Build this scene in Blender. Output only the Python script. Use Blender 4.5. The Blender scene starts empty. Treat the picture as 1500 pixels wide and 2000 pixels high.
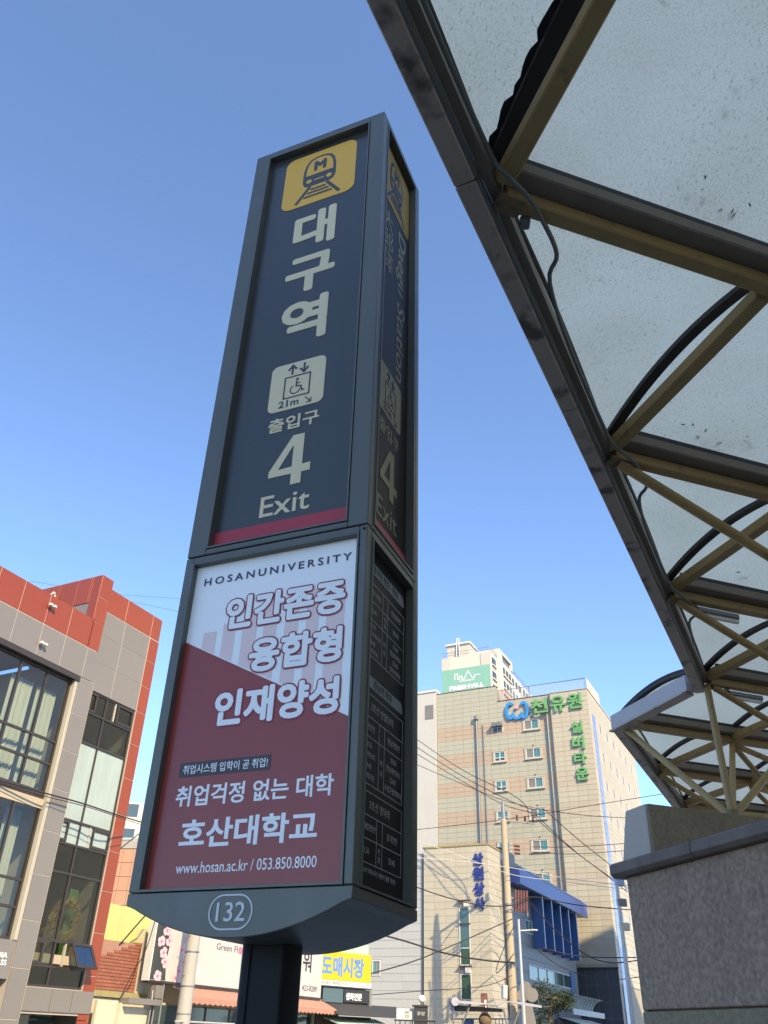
import bpy, bmesh, math, random
from mathutils import Vector, Matrix
random.seed(11)
scene = bpy.context.scene
col = scene.collection
R = math.radians

# ------------------------------------------------------------------ camera
EYE = 1.6
F_PX, PITCH, ROLL = 1610.0, 0.5715, 0.029          # focal length in pixels of a 1500 x 2000 frame
_F = Vector((0, math.cos(PITCH), math.sin(PITCH)))
_U0 = Vector((0, -math.sin(PITCH), math.cos(PITCH)))
_R0 = Vector((1, 0, 0))
_Rt = _R0 * math.cos(ROLL) + _U0 * math.sin(ROLL)
_Up = _U0 * math.cos(ROLL) - _R0 * math.sin(ROLL)
cam = bpy.data.cameras.new('camera')
cam.sensor_fit = 'VERTICAL'; cam.sensor_height = 36.0; cam.sensor_width = 27.0
cam.lens = F_PX / 2000.0 * 36.0
cam.clip_start = 0.05; cam.clip_end = 6000
camo = bpy.data.objects.new('camera', cam); col.objects.link(camo)
m = Matrix((_Rt, _Up, -_F)).transposed().to_4x4(); m.translation = (0, 0, EYE)
camo.matrix_world = m
scene.camera = camo

# ------------------------------------------------------------------ sky, sun, exposure
SUN_HEADING, SUN_ELEV = 152.0, 36.0
world = bpy.data.worlds.new('World'); scene.world = world; world.use_nodes = True
wn = world.node_tree.nodes; wl = world.node_tree.links
sky = wn.new('ShaderNodeTexSky'); sky.sky_type = 'NISHITA'; sky.sun_disc = False
sky.sun_elevation = R(SUN_ELEV); sky.sun_rotation = R(SUN_HEADING)
sky.altitude = 60; sky.air_density = 0.62; sky.dust_density = 0.5; sky.ozone_density = 9.5
wl.new(sky.outputs[0], wn['Background'].inputs[0]); wn['Background'].inputs[1].default_value = 0.15
sun = bpy.data.lights.new('sun', 'SUN'); sun.energy = 2.05; sun.angle = R(0.53); sun.color = (1.0, 0.92, 0.76)
suno = bpy.data.objects.new('sun', sun); col.objects.link(suno)
_sd = Vector((math.sin(R(SUN_HEADING)) * math.cos(R(SUN_ELEV)), math.cos(R(SUN_HEADING)) * math.cos(R(SUN_ELEV)), math.sin(R(SUN_ELEV))))
suno.rotation_euler = _sd.to_track_quat('Z', 'Y').to_euler(); suno.location = (20, -20, 40)
scene.view_settings.view_transform = 'Standard'; scene.view_settings.look = 'None'
scene.view_settings.gamma = 1.0; scene.view_settings.use_curve_mapping = False
scene.view_settings.exposure = 2.0
scene.view_settings.use_white_balance = True       # the phone balanced the picture for the shade
scene.view_settings.white_balance_temperature = 9000; scene.view_settings.white_balance_tint = 8
scene.cycles.max_bounces = 8; scene.cycles.transparent_max_bounces = 12

# ------------------------------------------------------------------ geometry helpers
def hv(h): return Vector((math.sin(R(h)), math.cos(R(h)), 0))
def ray(x, y): return (_F * F_PX + _Rt * (x - 750) - _Up * (y - 1000)).normalized()
def far(x, y, d):                       # world point on the sight line of a picture point, d metres away over ground
    r = ray(x, y); t = d / math.hypot(r.x, r.y); return r * t + Vector((0, 0, EYE))
def proj(p):
    q = Vector(p) - Vector((0, 0, EYE)); d = q.dot(_F)
    if d < 0.05: return None
    return 750 + F_PX * q.dot(_Rt) / d, 1000 - F_PX * q.dot(_Up) / d

class Frame:                            # a vertical plane: u along a heading, z absolute height, n outward
    def __init__(s, p, heading, out):
        s.p = Vector((p[0], p[1], 0)); s.d = hv(heading); s.n = hv(out)
        s.rot = math.atan2(s.d.y, s.d.x)
    def __call__(s, u, z, n=0.0): return s.p + s.d * u + s.n * n + Vector((0, 0, z))
    def shifted(s, u, n):
        f = Frame((0, 0), 0, 0); f.p = s.p + s.d * u + s.n * n; f.d = s.d; f.n = s.n; f.rot = s.rot; return f

LOC = {}
class MB:
    def __init__(s): s.v = []; s.f = []
    def add(s, vs, fs):
        b = len(s.v); s.v += [Vector(x) for x in vs]; s.f += [tuple(i + b for i in f) for f in fs]; return s
    def box(s, fr, u0, u1, z0, z1, n0, n1):
        P = [fr(u, z, n) for u in (u0, u1) for z in (z0, z1) for n in (n0, n1)]
        return s.add(P, [(0, 1, 3, 2), (4, 6, 7, 5), (0, 4, 5, 1), (2, 3, 7, 6), (0, 2, 6, 4), (1, 5, 7, 3)])
    def bar(s, p, q, w, h, up=(0, 0, 1)):
        p = Vector(p); q = Vector(q); d = (q - p).normalized(); up = Vector(up)
        a = d.cross(up)
        if a.length < 1e-4: a = d.cross(Vector((1, 0, 0)))
        a.normalize(); b = a.cross(d).normalized()
        P = [e + a * (w / 2 * i) + b * (h / 2 * j) for e in (p, q) for i, j in ((-1, -1), (1, -1), (1, 1), (-1, 1))]
        return s.add(P, [(0, 1, 2, 3), (7, 6, 5, 4), (0, 4, 5, 1), (1, 5, 6, 2), (2, 6, 7, 3), (3, 7, 4, 0)])
    def tube(s, pts, r, seg=8, caps=True):
        pts = [Vector(p) for p in pts]; n = len(pts); rs = r if isinstance(r, (list, tuple)) else [r] * n
        b = len(s.v); prev = None
        for i, p in enumerate(pts):
            t = (pts[min(i + 1, n - 1)] - pts[max(i - 1, 0)]).normalized()
            a = prev - t * prev.dot(t) if prev else t.cross(Vector((0, 0, 1)))
            if a.length < 1e-4: a = t.cross(Vector((1, 0, 0)))
            a.normalize(); c = t.cross(a); prev = a
            for k in range(seg):
                g = 2 * math.pi * k / seg; s.v.append(p + (a * math.cos(g) + c * math.sin(g)) * rs[i])
        for i in range(n - 1):
            for k in range(seg):
                k2 = (k + 1) % seg
                s.f.append((b + i * seg + k, b + i * seg + k2, b + (i + 1) * seg + k2, b + (i + 1) * seg + k))
        if caps:
            s.f.append(tuple(b + k for k in range(seg))[::-1]); s.f.append(tuple(b + (n - 1) * seg + k for k in range(seg)))
        return s
    def prism(s, poly, fr, n0, n1):     # polygon in (u, z) pushed out from n0 to n1
        k = len(poly); P = [fr(u, z, n0) for u, z in poly] + [fr(u, z, n1) for u, z in poly]
        return s.add(P, [tuple(range(k))[::-1], tuple(range(k, 2 * k))] + [(i, (i + 1) % k, k + (i + 1) % k, k + i) for i in range(k)])
    def ribbon(s, pts, w, fr, n0, n1, closed=False):
        pts = [Vector((p[0], p[1])) for p in pts]; n = len(pts); L = []; Rr = []
        for i in range(n):
            if closed: a, c = pts[i - 1], pts[(i + 1) % n]
            else: a, c = pts[max(i - 1, 0)], pts[min(i + 1, n - 1)]
            d1 = (pts[i] - a); d2 = (c - pts[i])
            if d1.length < 1e-9: d1 = d2
            if d2.length < 1e-9: d2 = d1
            d1.normalize(); d2.normalize(); t = d1 + d2
            t = d1 if t.length < 1e-6 else t.normalized()
            nn = Vector((-t.y, t.x)); k = max(0.35, nn.dot(Vector((-d1.y, d1.x))))
            L.append(pts[i] + nn * (w / 2 / k)); Rr.append(pts[i] - nn * (w / 2 / k))
        P = [fr(q.x, q.y, nz) for nz in (n0, n1) for q in L + Rr]
        o = 2 * n; fs = []
        for i in range(n if closed else n - 1):
            j = (i + 1) % n
            fs += [(o + i, o + j, o + n + j, o + n + i), (i, n + i, n + j, j), (i, j, o + j, o + i), (n + i, o + n + i, o + n + j, n + j)]
        if not closed: fs += [(0, o, o + n, n), (n - 1, 2 * n - 1, o + 2 * n - 1, o + n - 1)]
        return s.add(P, fs)
    def ball(s, c, r, seg=10, rings=7, sc=(1, 1, 1)):
        c = Vector(c); P = []; fs = []
        for i in range(rings + 1):
            th = math.pi * i / rings
            for k in range(seg):
                g = 2 * math.pi * k / seg
                P.append(c + Vector((r * sc[0] * math.sin(th) * math.cos(g), r * sc[1] * math.sin(th) * math.sin(g), r * sc[2] * math.cos(th))))
        for i in range(rings):
            for k in range(seg):
                k2 = (k + 1) % seg
                fs.append((i * seg + k, (i + 1) * seg + k, (i + 1) * seg + k2, i * seg + k2))
        return s.add(P, fs)

def finish(bm, mesh, bevel=0):
    bmesh.ops.remove_doubles(bm, verts=bm.verts, dist=1e-6)
    bmesh.ops.recalc_face_normals(bm, faces=bm.faces)
    if bevel:
        ed = [e for e in bm.edges if len(e.link_faces) == 2 and e.calc_face_angle(0) > 0.6]
        bmesh.ops.bevel(bm, geom=ed, offset=bevel, segments=1, affect='EDGES', clamp_overlap=True)
    bm.to_mesh(mesh); bm.free()

def make(name, mb, mat, origin, smooth=False, bevel=0, norm=True):
    me = bpy.data.meshes.new(name)
    o3 = Vector(origin)
    me.from_pydata([tuple(v - o3) for v in mb.v], [], mb.f)
    if norm:
        bm = bmesh.new(); bm.from_mesh(me); finish(bm, me, bevel)
    me.materials.append(mat)
    if smooth:
        for p in me.polygons: p.use_smooth = True
        try: me.set_sharp_from_angle(angle=R(40))
        except Exception: pass
    o = bpy.data.objects.new(name, me); col.objects.link(o); return o

def thing(name, label, cat, loc, group=None):
    o = bpy.data.objects.new(name, None); col.objects.link(o); o.location = loc
    o.empty_display_size = 0.2
    o['label'] = label; o['category'] = cat
    if group: o['group'] = group
    LOC[o.name] = Vector(loc); return o
def part(name, mb, mat, parent, smooth=False, bevel=0, label=None, kind=None, norm=True):
    L = LOC[parent.name]; o = make(name, mb, mat, L, smooth, bevel, norm); o.parent = parent; LOC[o.name] = L
    if label: o['label'] = label
    if kind: o['kind'] = kind
    return o
def single(name, label, cat, mb, mat, loc=None, smooth=False, bevel=0, group=None):
    if loc is None:
        n = len(mb.v); loc = sum(mb.v, Vector()) / n
    o = make(name, mb, mat, loc, smooth, bevel); o.location = loc; o['label'] = label; o['category'] = cat
    if group: o['group'] = group
    LOC[o.name] = Vector(loc); return o
def struct(name, mb, mat):
    o = make(name, mb, mat, (0, 0, 0)); o['kind'] = 'structure'; LOC[o.name] = Vector(); return o
def B(fr, u0, u1, z0, z1, n0, n1): return MB().box(fr, u0, u1, z0, z1, n0, n1)

_pc = {}
def piece(name, parent, fr, u0, u1, z0, z1, n0, n1, mat, bev=0.004):      # one panel, tile or plank; alike ones share a mesh
    w, h, d = u1 - u0, z1 - z0, n1 - n0
    key = (round(w, 3), round(h, 3), round(d, 3), mat.name, bev)
    if key not in _pc:
        me = bpy.data.meshes.new(name); bm = bmesh.new(); bmesh.ops.create_cube(bm, size=1)
        for v in bm.verts: v.co = Vector((v.co.x * w, v.co.y * d, v.co.z * h))
        if bev:
            bmesh.ops.bevel(bm, geom=list(bm.edges), offset=min(bev, d * .4, w * .3, h * .3), segments=1, affect='EDGES')
        bm.to_mesh(me); bm.free(); me.materials.append(mat); _pc[key] = me
    o = bpy.data.objects.new(name, _pc[key]); col.objects.link(o); o.parent = parent
    o.location = fr((u0 + u1) / 2, (z0 + z1) / 2, (n0 + n1) / 2) - LOC[parent.name]
    o.rotation_euler = (0, 0, fr.rot); return o

def subtract(rects, h):
    out = []
    for (a, b, c, d) in rects:
        x0, x1, y0, y1 = max(a, h[0]), min(b, h[1]), max(c, h[2]), min(d, h[3])
        if x0 >= x1 - 1e-6 or y0 >= y1 - 1e-6: out.append((a, b, c, d)); continue
        if a < x0: out.append((a, x0, c, d))
        if x1 < b: out.append((x1, b, c, d))
        if c < y0: out.append((x0, x1, c, y0))
        if y1 < d: out.append((x0, x1, y1, d))
    return [r for r in out if r[1] - r[0] > .02 and r[3] - r[2] > .02]
def span(a, b, step):
    n = max(1, round((b - a) / step)); return [a + (b - a) * i / n for i in range(n + 1)]
def clad(parent, fr, us, zs, holes, matfn, n0, n1, gap, name='panel', limit=300, bev=0.004):
    cells = []
    for i in range(len(us) - 1):
        for j in range(len(zs) - 1):
            rs = [(us[i], us[i + 1], zs[j], zs[j + 1])]
            for h in holes: rs = subtract(rs, h)
            for r in rs:
                q = [proj(fr(r[a], r[b], n1)) for a, b in ((0, 2), (1, 2), (1, 3), (0, 3))]
                area = 0
                if None not in q and any(-20 < p[0] < 1520 and -20 < p[1] < 2020 for p in q):
                    area = abs(sum(q[k][0] * q[(k + 1) % 4][1] - q[(k + 1) % 4][0] * q[k][1] for k in range(4))) / 2
                cells.append((area, r, matfn((r[0] + r[1]) / 2, (r[2] + r[3]) / 2)))
    cells.sort(key=lambda c: -c[0])
    g = gap / 2; rest = {}
    for k, (area, r, mat) in enumerate(cells):
        if k < limit and area > 25: piece(name, parent, fr, r[0] + g, r[1] - g, r[2] + g, r[3] - g, n0, n1, mat, bev)
        else: rest.setdefault(mat.name, (mat, MB()))[1].box(fr, r[0] + g, r[1] - g, r[2] + g, r[3] - g, n0, n1)
    for mat, mb in rest.values(): part('%s_field' % name, mb, mat, parent, kind='stuff')

# ------------------------------------------------------------------ lettering
_tx = {}
def glyphs(s, bold=0.0, align='CENTER', spacing=1.0, line=1.0):
    key = (s, bold, align, spacing, line)
    if key not in _tx:
        cu = bpy.data.curves.new('lettering', 'FONT'); cu.body = s; cu.size = 1; cu.offset = bold; cu.align_x = align
        cu.space_character = spacing; cu.space_line = line; cu.resolution_u = 3; cu.extrude = 0.5
        ob = bpy.data.objects.new('lettering', cu)
        me = bpy.data.meshes.new_from_object(ob)
        vs = [v.co.copy() for v in me.vertices]; fs = [tuple(p.vertices) for p in me.polygons]
        bpy.data.objects.remove(ob); bpy.data.curves.remove(cu); bpy.data.meshes.remove(me)
        x0, x1 = min(v.x for v in vs), max(v.x for v in vs); y0, y1 = min(v.y for v in vs), max(v.y for v in vs)
        _tx[key] = ([((v.x - x0) / (x1 - x0), (v.y - y0) / (y1 - y0), v.z + .5) for v in vs], fs, (x1 - x0, y1 - y0), (x0, y0))
    return _tx[key]
def text(name, s, parent, fr, u0, z0, u1, z1, n0, n1, mat, bold=0.0, turn=False, spacing=1.0, align='CENTER', line=1.0, fat=0.0, eps=3e-5):
    vs, fs, dim, _ = glyphs(s, bold, align, spacing, line)
    if fat:                              # heavy strokes: the same letters laid over each other, each nudged sideways
        u0 += fat; z0 += fat; u1 -= fat; z1 -= fat; mb = MB()
        sh = [(0, 0)] + [(fat * k * math.cos(R(a)), fat * k * math.sin(R(a))) for k in (1.0, .55) for a in range(0, 360, 30 if k == 1 else 60)]
        for q, (du, dz) in enumerate(sh):
            b_ = len(mb.v)
            mb.v += [fr(u0 + x * (u1 - u0) + du, z0 + y * (z1 - z0) + dz, (n0 + z * (n1 - n0)) if z < .5 else n1 + q * eps) for x, y, z in vs]
            mb.f += [tuple(i + b_ for i in f) for f in fs]
        return part(name, mb, mat, parent, norm=False)
    P = []
    for x, y, z in vs:
        if turn: u, w = u0 + y * (u1 - u0), z1 - x * (z1 - z0)
        else: u, w = u0 + x * (u1 - u0), z0 + y * (z1 - z0)
        P.append(fr(u, w, n0 + z * (n1 - n0)))
    mb = MB(); mb.v = P; mb.f = list(fs)
    return part(name, mb, mat, parent)
def text_fit(name, s, parent, fr, uc, zc, wmax, h, n0, n1, mat, bold=0.0):     # keep the letters' own proportions
    vs, fs, dim, _ = glyphs(s, bold)
    w = dim[0] * h / 0.9 if True else 0
    hh = dim[1] * h / 0.9
    if w > wmax: w = wmax
    return text(name, s, parent, fr, uc - w / 2, zc - hh / 2, uc + w / 2, zc + hh / 2, n0, n1, mat, bold)
def rrect(u0, z0, u1, z1, r, seg=6):
    P = []
    for cx, cy, a in ((u1 - r, z0 + r, -90), (u1 - r, z1 - r, 0), (u0 + r, z1 - r, 90), (u0 + r, z0 + r, 180)):
        for k in range(seg + 1):
            g = R(a + 90 * k / seg); P.append((cx + r * math.cos(g), cy + r * math.sin(g)))
    return P
def disc(u, z, r, seg=16, ry=None): return [(u + r * math.cos(2 * math.pi * k / seg), z + (ry or r) * math.sin(2 * math.pi * k / seg)) for k in range(seg)]

# ------------------------------------------------------------------ materials (all procedural)
def mat(name, c, rough=0.6, metal=0.0, var=0.12, scale=3.0, bump=0.0, bscale=40.0, fine=0.0, fscale=60.0, streak=0.0, c2=None, c2amt=0.0, spec=0.5, rnd=0.0, coat=0.0, dist=0.01):
    M = bpy.data.materials.new(name); M.use_nodes = True; nt = M.node_tree; N = nt.nodes; L = nt.links
    b = N['Principled BSDF']; b.inputs['Roughness'].default_value = rough; b.inputs['Metallic'].default_value = metal
    b.inputs['Specular IOR Level'].default_value = spec; b.inputs['Coat Weight'].default_value = coat
    tc = N.new('ShaderNodeTexCoord'); vec = tc.outputs['Object']
    no = N.new('ShaderNodeTexNoise'); no.inputs['Scale'].default_value = scale; no.inputs['Detail'].default_value = 6; no.inputs['Roughness'].default_value = .6
    L.new(vec, no.inputs['Vector'])
    def math_(op, a, bb):
        x = N.new('ShaderNodeMath'); x.operation = op
        for i, q in enumerate((a, bb)):
            if isinstance(q, (int, float)): x.inputs[i].default_value = q
            else: L.new(q, x.inputs[i])
        return x.outputs[0]
    fac = math_('MULTIPLY_ADD', no.outputs[0], 2 * var); fac.node.inputs[2].default_value = 1 - var
    if fine:
        n2 = N.new('ShaderNodeTexNoise'); n2.inputs['Scale'].default_value = fscale; n2.inputs['Detail'].default_value = 3; L.new(vec, n2.inputs['Vector'])
        k = math_('MULTIPLY_ADD', n2.outputs[0], 2 * fine); k.node.inputs[2].default_value = 1 - fine; fac = math_('MULTIPLY', fac, k)
    if streak:
        mp = N.new('ShaderNodeMapping'); mp.inputs['Scale'].default_value = (4.0, 4.0, 0.25); L.new(vec, mp.inputs['Vector'])
        n3 = N.new('ShaderNodeTexNoise'); n3.inputs['Scale'].default_value = 2.0; n3.inputs['Detail'].default_value = 5; L.new(mp.outputs[0], n3.inputs['Vector'])
        k = math_('MULTIPLY_ADD', n3.outputs[0], 2 * streak); k.node.inputs[2].default_value = 1 - streak; fac = math_('MULTIPLY', fac, k)
    if rnd:
        oi = N.new('ShaderNodeObjectInfo'); k = math_('MULTIPLY_ADD', oi.outputs['Random'], 2 * rnd); k.node.inputs[2].default_value = 1 - rnd; fac = math_('MULTIPLY', fac, k)
    mx = N.new('ShaderNodeMix'); mx.data_type = 'RGBA'; mx.blend_type = 'MULTIPLY'; mx.inputs[0].default_value = 1.0
    mx.inputs[6].default_value = (*c, 1)
    if c2:
        m2 = N.new('ShaderNodeMix'); m2.data_type = 'RGBA'; n4 = N.new('ShaderNodeTexNoise'); n4.inputs['Scale'].default_value = scale * 1.7; n4.inputs['Detail'].default_value = 8
        L.new(vec, n4.inputs['Vector']); cr = N.new('ShaderNodeValToRGB'); cr.color_ramp.elements[0].position = .62 - c2amt * .35; cr.color_ramp.elements[1].position = .72 - c2amt * .2
        L.new(n4.outputs[0], cr.inputs[0]); L.new(cr.outputs[0], m2.inputs[0]); m2.inputs[6].default_value = (*c, 1); m2.inputs[7].default_value = (*c2, 1); L.new(m2.outputs[2], mx.inputs[6])
    L.new(fac, mx.inputs[7]); L.new(mx.outputs[2], b.inputs['Base Color'])
    if bump:
        n5 = N.new('ShaderNodeTexNoise'); n5.inputs['Scale'].default_value = bscale; n5.inputs['Detail'].default_value = 5; L.new(vec, n5.inputs['Vector'])
        bp = N.new('ShaderNodeBump'); bp.inputs['Strength'].default_value = bump; bp.inputs['Distance'].default_value = dist; L.new(n5.outputs[0], bp.inputs['Height']); L.new(bp.outputs[0], b.inputs['Normal'])
    return M
def glass_mat(name, tint, clear=0.75, rough=0.03):
    M = bpy.data.materials.new(name); M.use_nodes = True; nt = M.node_tree; N = nt.nodes; L = nt.links
    N.remove(N['Principled BSDF']); out = N['Material Output']
    tr = N.new('ShaderNodeBsdfTransparent'); tr.inputs[0].default_value = (*tint, 1)
    gl = N.new('ShaderNodeBsdfGlossy'); gl.inputs['Roughness'].default_value = rough; gl.inputs[0].default_value = (.9, .95, 1, 1)
    fw = N.new('ShaderNodeLayerWeight'); fw.inputs[0].default_value = 0.5
    lw = N.new('ShaderNodeMath'); lw.operation = 'POWER'; lw.inputs[1].default_value = 4.5; L.new(fw.outputs['Facing'], lw.inputs[0])
    ma = N.new('ShaderNodeMath'); ma.operation = 'MULTIPLY_ADD'; ma.inputs[1].default_value = 1.0; ma.inputs[2].default_value = 1 - clear - .04; L.new(lw.outputs[0], ma.inputs[0])
    mx = N.new('ShaderNodeMixShader'); L.new(ma.outputs[0], mx.inputs[0]); L.new(tr.outputs[0], mx.inputs[1]); L.new(gl.outputs[0], mx.inputs[2]); L.new(mx.outputs[0], out.inputs[0])
    return M
def sheet_mat(name):                    # weathered translucent roofing sheet with specks of dirt
    M = bpy.data.materials.new(name); M.use_nodes = True; nt = M.node_tree; N = nt.nodes; L = nt.links
    N.remove(N['Principled BSDF']); out = N['Material Output']
    tc = N.new('ShaderNodeTexCoord')
    mp = N.new('ShaderNodeMapping'); mp.inputs['Rotation'].default_value = (0, 0, R(30)); mp.inputs['Scale'].default_value = (1.0, .45, 1.0); L.new(tc.outputs['Object'], mp.inputs[0])
    def ramp(src, a, b, ca, cb):
        r = N.new('ShaderNodeValToRGB'); r.color_ramp.elements[0].position = a; r.color_ramp.elements[1].position = b
        r.color_ramp.elements[0].color = (*ca, 1); r.color_ramp.elements[1].color = (*cb, 1); L.new(src, r.inputs[0]); return r.outputs[0]
    def noise(sc, vec, det=3):
        n = N.new('ShaderNodeTexNoise'); n.inputs['Scale'].default_value = sc; n.inputs['Detail'].default_value = det; L.new(vec, n.inputs['Vector']); return n.outputs[0]
    def mul(a, b):
        m_ = N.new('ShaderNodeMix'); m_.data_type = 'RGBA'; m_.blend_type = 'MULTIPLY'; m_.inputs[0].default_value = 1; L.new(a, m_.inputs[6]); L.new(b, m_.inputs[7]); return m_.outputs[2]
    base = ramp(noise(2.2, tc.outputs['Object'], 6), .3, .7, (.90, .715, .46), (1.0, .82, .55))
    specks = ramp(noise(130, mp.outputs[0], 2), .60, .68, (1, 1, 1), (.64, .63, .59))
    specks2 = ramp(noise(160, tc.outputs['Object'], 3), .46, .66, (1, 1, 1), (.84, .83, .80))
    blots = ramp(noise(22, mp.outputs[0], 4), .74, .80, (1, 1, 1), (.60, .59, .55))
    patch = ramp(noise(1.3, tc.outputs['Object'], 5), .38, .62, (0, 0, 0), (1, 1, 1))
    def fade(c_):
        m_ = N.new('ShaderNodeMix'); m_.data_type = 'RGBA'; L.new(patch, m_.inputs[0]); m_.inputs[6].default_value = (1, 1, 1, 1); L.new(c_, m_.inputs[7]); return m_.outputs[2]
    mp2 = N.new('ShaderNodeMapping'); mp2.inputs['Rotation'].default_value = (0, 0, R(18.5)); mp2.inputs['Scale'].default_value = (.5, 5.0, 1.0); L.new(tc.outputs['Object'], mp2.inputs[0])
    runs = ramp(noise(2.5, mp2.outputs[0], 6), .35, .75, (1, 1, 1), (.86, .84, .80))
    colr = mul(mul(mul(base, fade(specks)), specks2), blots)
    tl = N.new('ShaderNodeBsdfTranslucent'); df = N.new('ShaderNodeBsdfDiffuse'); gl = N.new('ShaderNodeBsdfGlossy'); gl.inputs['Roughness'].default_value = .25
    L.new(colr, tl.inputs[0]); L.new(colr, df.inputs[0])
    m1 = N.new('ShaderNodeMixShader'); m1.inputs[0].default_value = .06; L.new(tl.outputs[0], m1.inputs[1]); L.new(df.outputs[0], m1.inputs[2])
    m2 = N.new('ShaderNodeMixShader'); m2.inputs[0].default_value = .03; L.new(m1.outputs[0], m2.inputs[1]); L.new(gl.outputs[0], m2.inputs[2])
    L.new(m2.outputs[0], out.inputs[0]); return M
def brick_mat(name, c1, c2, cm, sx=1.0):
    M = mat(name, c1, .85, var=.15); nt = M.node_tree; N = nt.nodes; L = nt.links
    return M

M = {}
def addm(n, *a, **k): M[n] = mat(n, *a, **k)
addm('frame', (0.123, 0.120, 0.099), .38, .25, var=.10, scale=2.5, fine=.04, fscale=120, streak=.22, bump=.04, bscale=60, dist=.002, c2=(.13, .13, .125), c2amt=.12)
addm('navy', (0.047, 0.047, 0.042), .30, var=.06, scale=3, streak=.08, coat=0.2)
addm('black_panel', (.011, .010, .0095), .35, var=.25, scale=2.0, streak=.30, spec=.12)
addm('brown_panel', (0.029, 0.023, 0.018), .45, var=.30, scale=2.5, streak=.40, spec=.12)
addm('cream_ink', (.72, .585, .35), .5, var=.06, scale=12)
addm('cream_ink_shaded', (0.260, 0.229, 0.136), .5, var=.20, scale=10, streak=.2, spec=.12)  # cream ink again, with the right face's shade put into the colour
addm('grey_ink', (.34, .33, .31), .6, var=.08)
addm('pill', (.19, .185, .17), .5, var=.08)
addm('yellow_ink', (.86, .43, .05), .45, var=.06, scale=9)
addm('yellow_ink_shaded', (0.310, 0.167, 0.022), .45, var=.25, scale=9, spec=.12)  # emblem yellow darkened to carry the shade of the right face
addm('red_ink', (.46, .030, .045), .45, var=.06, scale=6, streak=.10)
addm('poster_white', (.92, .90, .86), .35, var=.03, scale=3, coat=0.3)
addm('poster_red', (.33, .042, .028), .30, var=.08, scale=2, streak=.06, coat=0.12)
addm('poster_pink', (.86, .62, .57), .35, var=.03, coat=0.2)
addm('poster_dark', (.055, .035, .035), .4, var=.05)
addm('poster_ink', (.05, .05, .09), .4, var=.05)
addm('letter_white', (.88, .87, .84), .4, var=.03)
addm('dim_white', (.62, .63, .64), .5, var=.08)
addm('post_black', (.010, .010, .011), .5, .0, spec=.2, var=.25, scale=6, streak=.2)
addm('dark_gap', (.012, .012, .014), .6, var=.1)
M['sheet'] = sheet_mat('sheet')
addm('gold', (.35, .22, .082), .5, var=.20, scale=8, fine=.10, fscale=90, c2=(.22, .14, .05), c2amt=.05, bump=.05, bscale=80, dist=.002)
addm('gold_dirty', (.20, .125, .05), .55, var=.28, scale=7, fine=.12, fscale=90, c2=(.07, .045, .025), c2amt=.3)
addm('gutter', (0.208, 0.163, 0.117), .55, var=.25, scale=6, fine=.08, streak=.1)
addm('rib', (.030, .024, .024), .6, var=.25, scale=10)
addm('fascia', (.40, .32, .26), .5, .2, var=.16, scale=5, fine=.10, fscale=120, c2=(.11, .09, .075), c2amt=.22, bump=.05, bscale=90, dist=.002)
addm('fascia_pale', (.42, .37, .36), .45, .1, var=.08, scale=4)
addm('conduit', (.14, .145, .13), .5, .3, var=.15, scale=10)
addm('galv', (.20, .205, .21), .45, .6, var=.15, scale=8)
addm('granite', (0.266, 0.177, 0.121), .75, var=.10, scale=2.5, fine=.75, fscale=32, bump=.5, bscale=40, streak=.28, dist=.004)
addm('granite_pale', (0.420, 0.354, 0.296), .75, var=.08, scale=3, fine=.16, fscale=100, bump=.2, bscale=90, dist=.003)
addm('granite_brown', (0.220, 0.161, 0.101), .8, var=.15, scale=3, fine=.5, fscale=40, bump=.3, bscale=60, dist=.003)
addm('coping', (0.130, 0.092, 0.070), .6, var=.18, scale=4, fine=.18, fscale=80, streak=.55, bump=.25, bscale=60, dist=.003)
addm('red_panel', (0.244, 0.043, 0.017), .35, .1, var=.05, scale=.8, rnd=.04, streak=.05, coat=.1)
addm('taupe_panel', (0.181, 0.164, 0.149), .35, .15, var=.04, scale=.8, rnd=.035, streak=.05)
addm('joint_white', (.36, .30, .25), .7, var=.1)
addm('win_brown', (.045, .036, .032), .4, .3, var=.15, scale=5)
addm('alu_cream', (0.409, 0.370, 0.297), .4, .2, var=.08)
addm('room', (.36, .30, .22), .8, var=.2, scale=1)
addm('room_green', (.06, .15, .05), .8, var=.2, scale=1)
addm('curtain', (.58, .56, .52), .8, var=.08, scale=2, streak=.12)
addm('frosted', (0.275, 0.341, 0.330), .12, var=.10, scale=.8, streak=.14, spec=.6)
M['glass'] = glass_mat('glass', (.76, .80, .77), .93)
M['glass_dark'] = glass_mat('glass_dark', (.30, .36, .34), .72)
addm('cream_panel', (0.385, 0.347, 0.268), .55, var=.04, scale=.4, rnd=.045, streak=.07, fine=.03, fscale=6)
addm('greige_panel', (0.324, 0.311, 0.243), .55, var=.04, scale=.4, rnd=.05, streak=.09, fine=.03, fscale=6)
addm('pink_panel', (0.367, 0.280, 0.204), .55, var=.05, scale=.4, rnd=.05, streak=.08)
addm('tan_panel', (0.389, 0.334, 0.258), .55, var=.05, scale=.4, rnd=.05, streak=.06)
addm('joint', (.29, .265, .21), .8, var=.1)
addm('white_trim', (0.475, 0.462, 0.422), .5, var=.05)
addm('pale_wall', (0.409, 0.396, 0.363), .7, var=.05, scale=.3, streak=.10)
addm('siding', (0.376, 0.376, 0.356), .5, .1, var=.04, scale=.4, rnd=.02, streak=.05)
addm('grey_metal', (.17, .175, .18), .5, .2, var=.08, scale=.7, streak=.08, rnd=.02)
addm('charcoal_tile', (.040, .045, .055), .4, var=.12, scale=.6, rnd=.10)
addm('blue_sheet', (.045, .10, .32), .4, .1, var=.08, scale=.8, streak=.10)
addm('blue_fin', (.032, .115, .30), .4, .1, var=.08, scale=.8)
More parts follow.
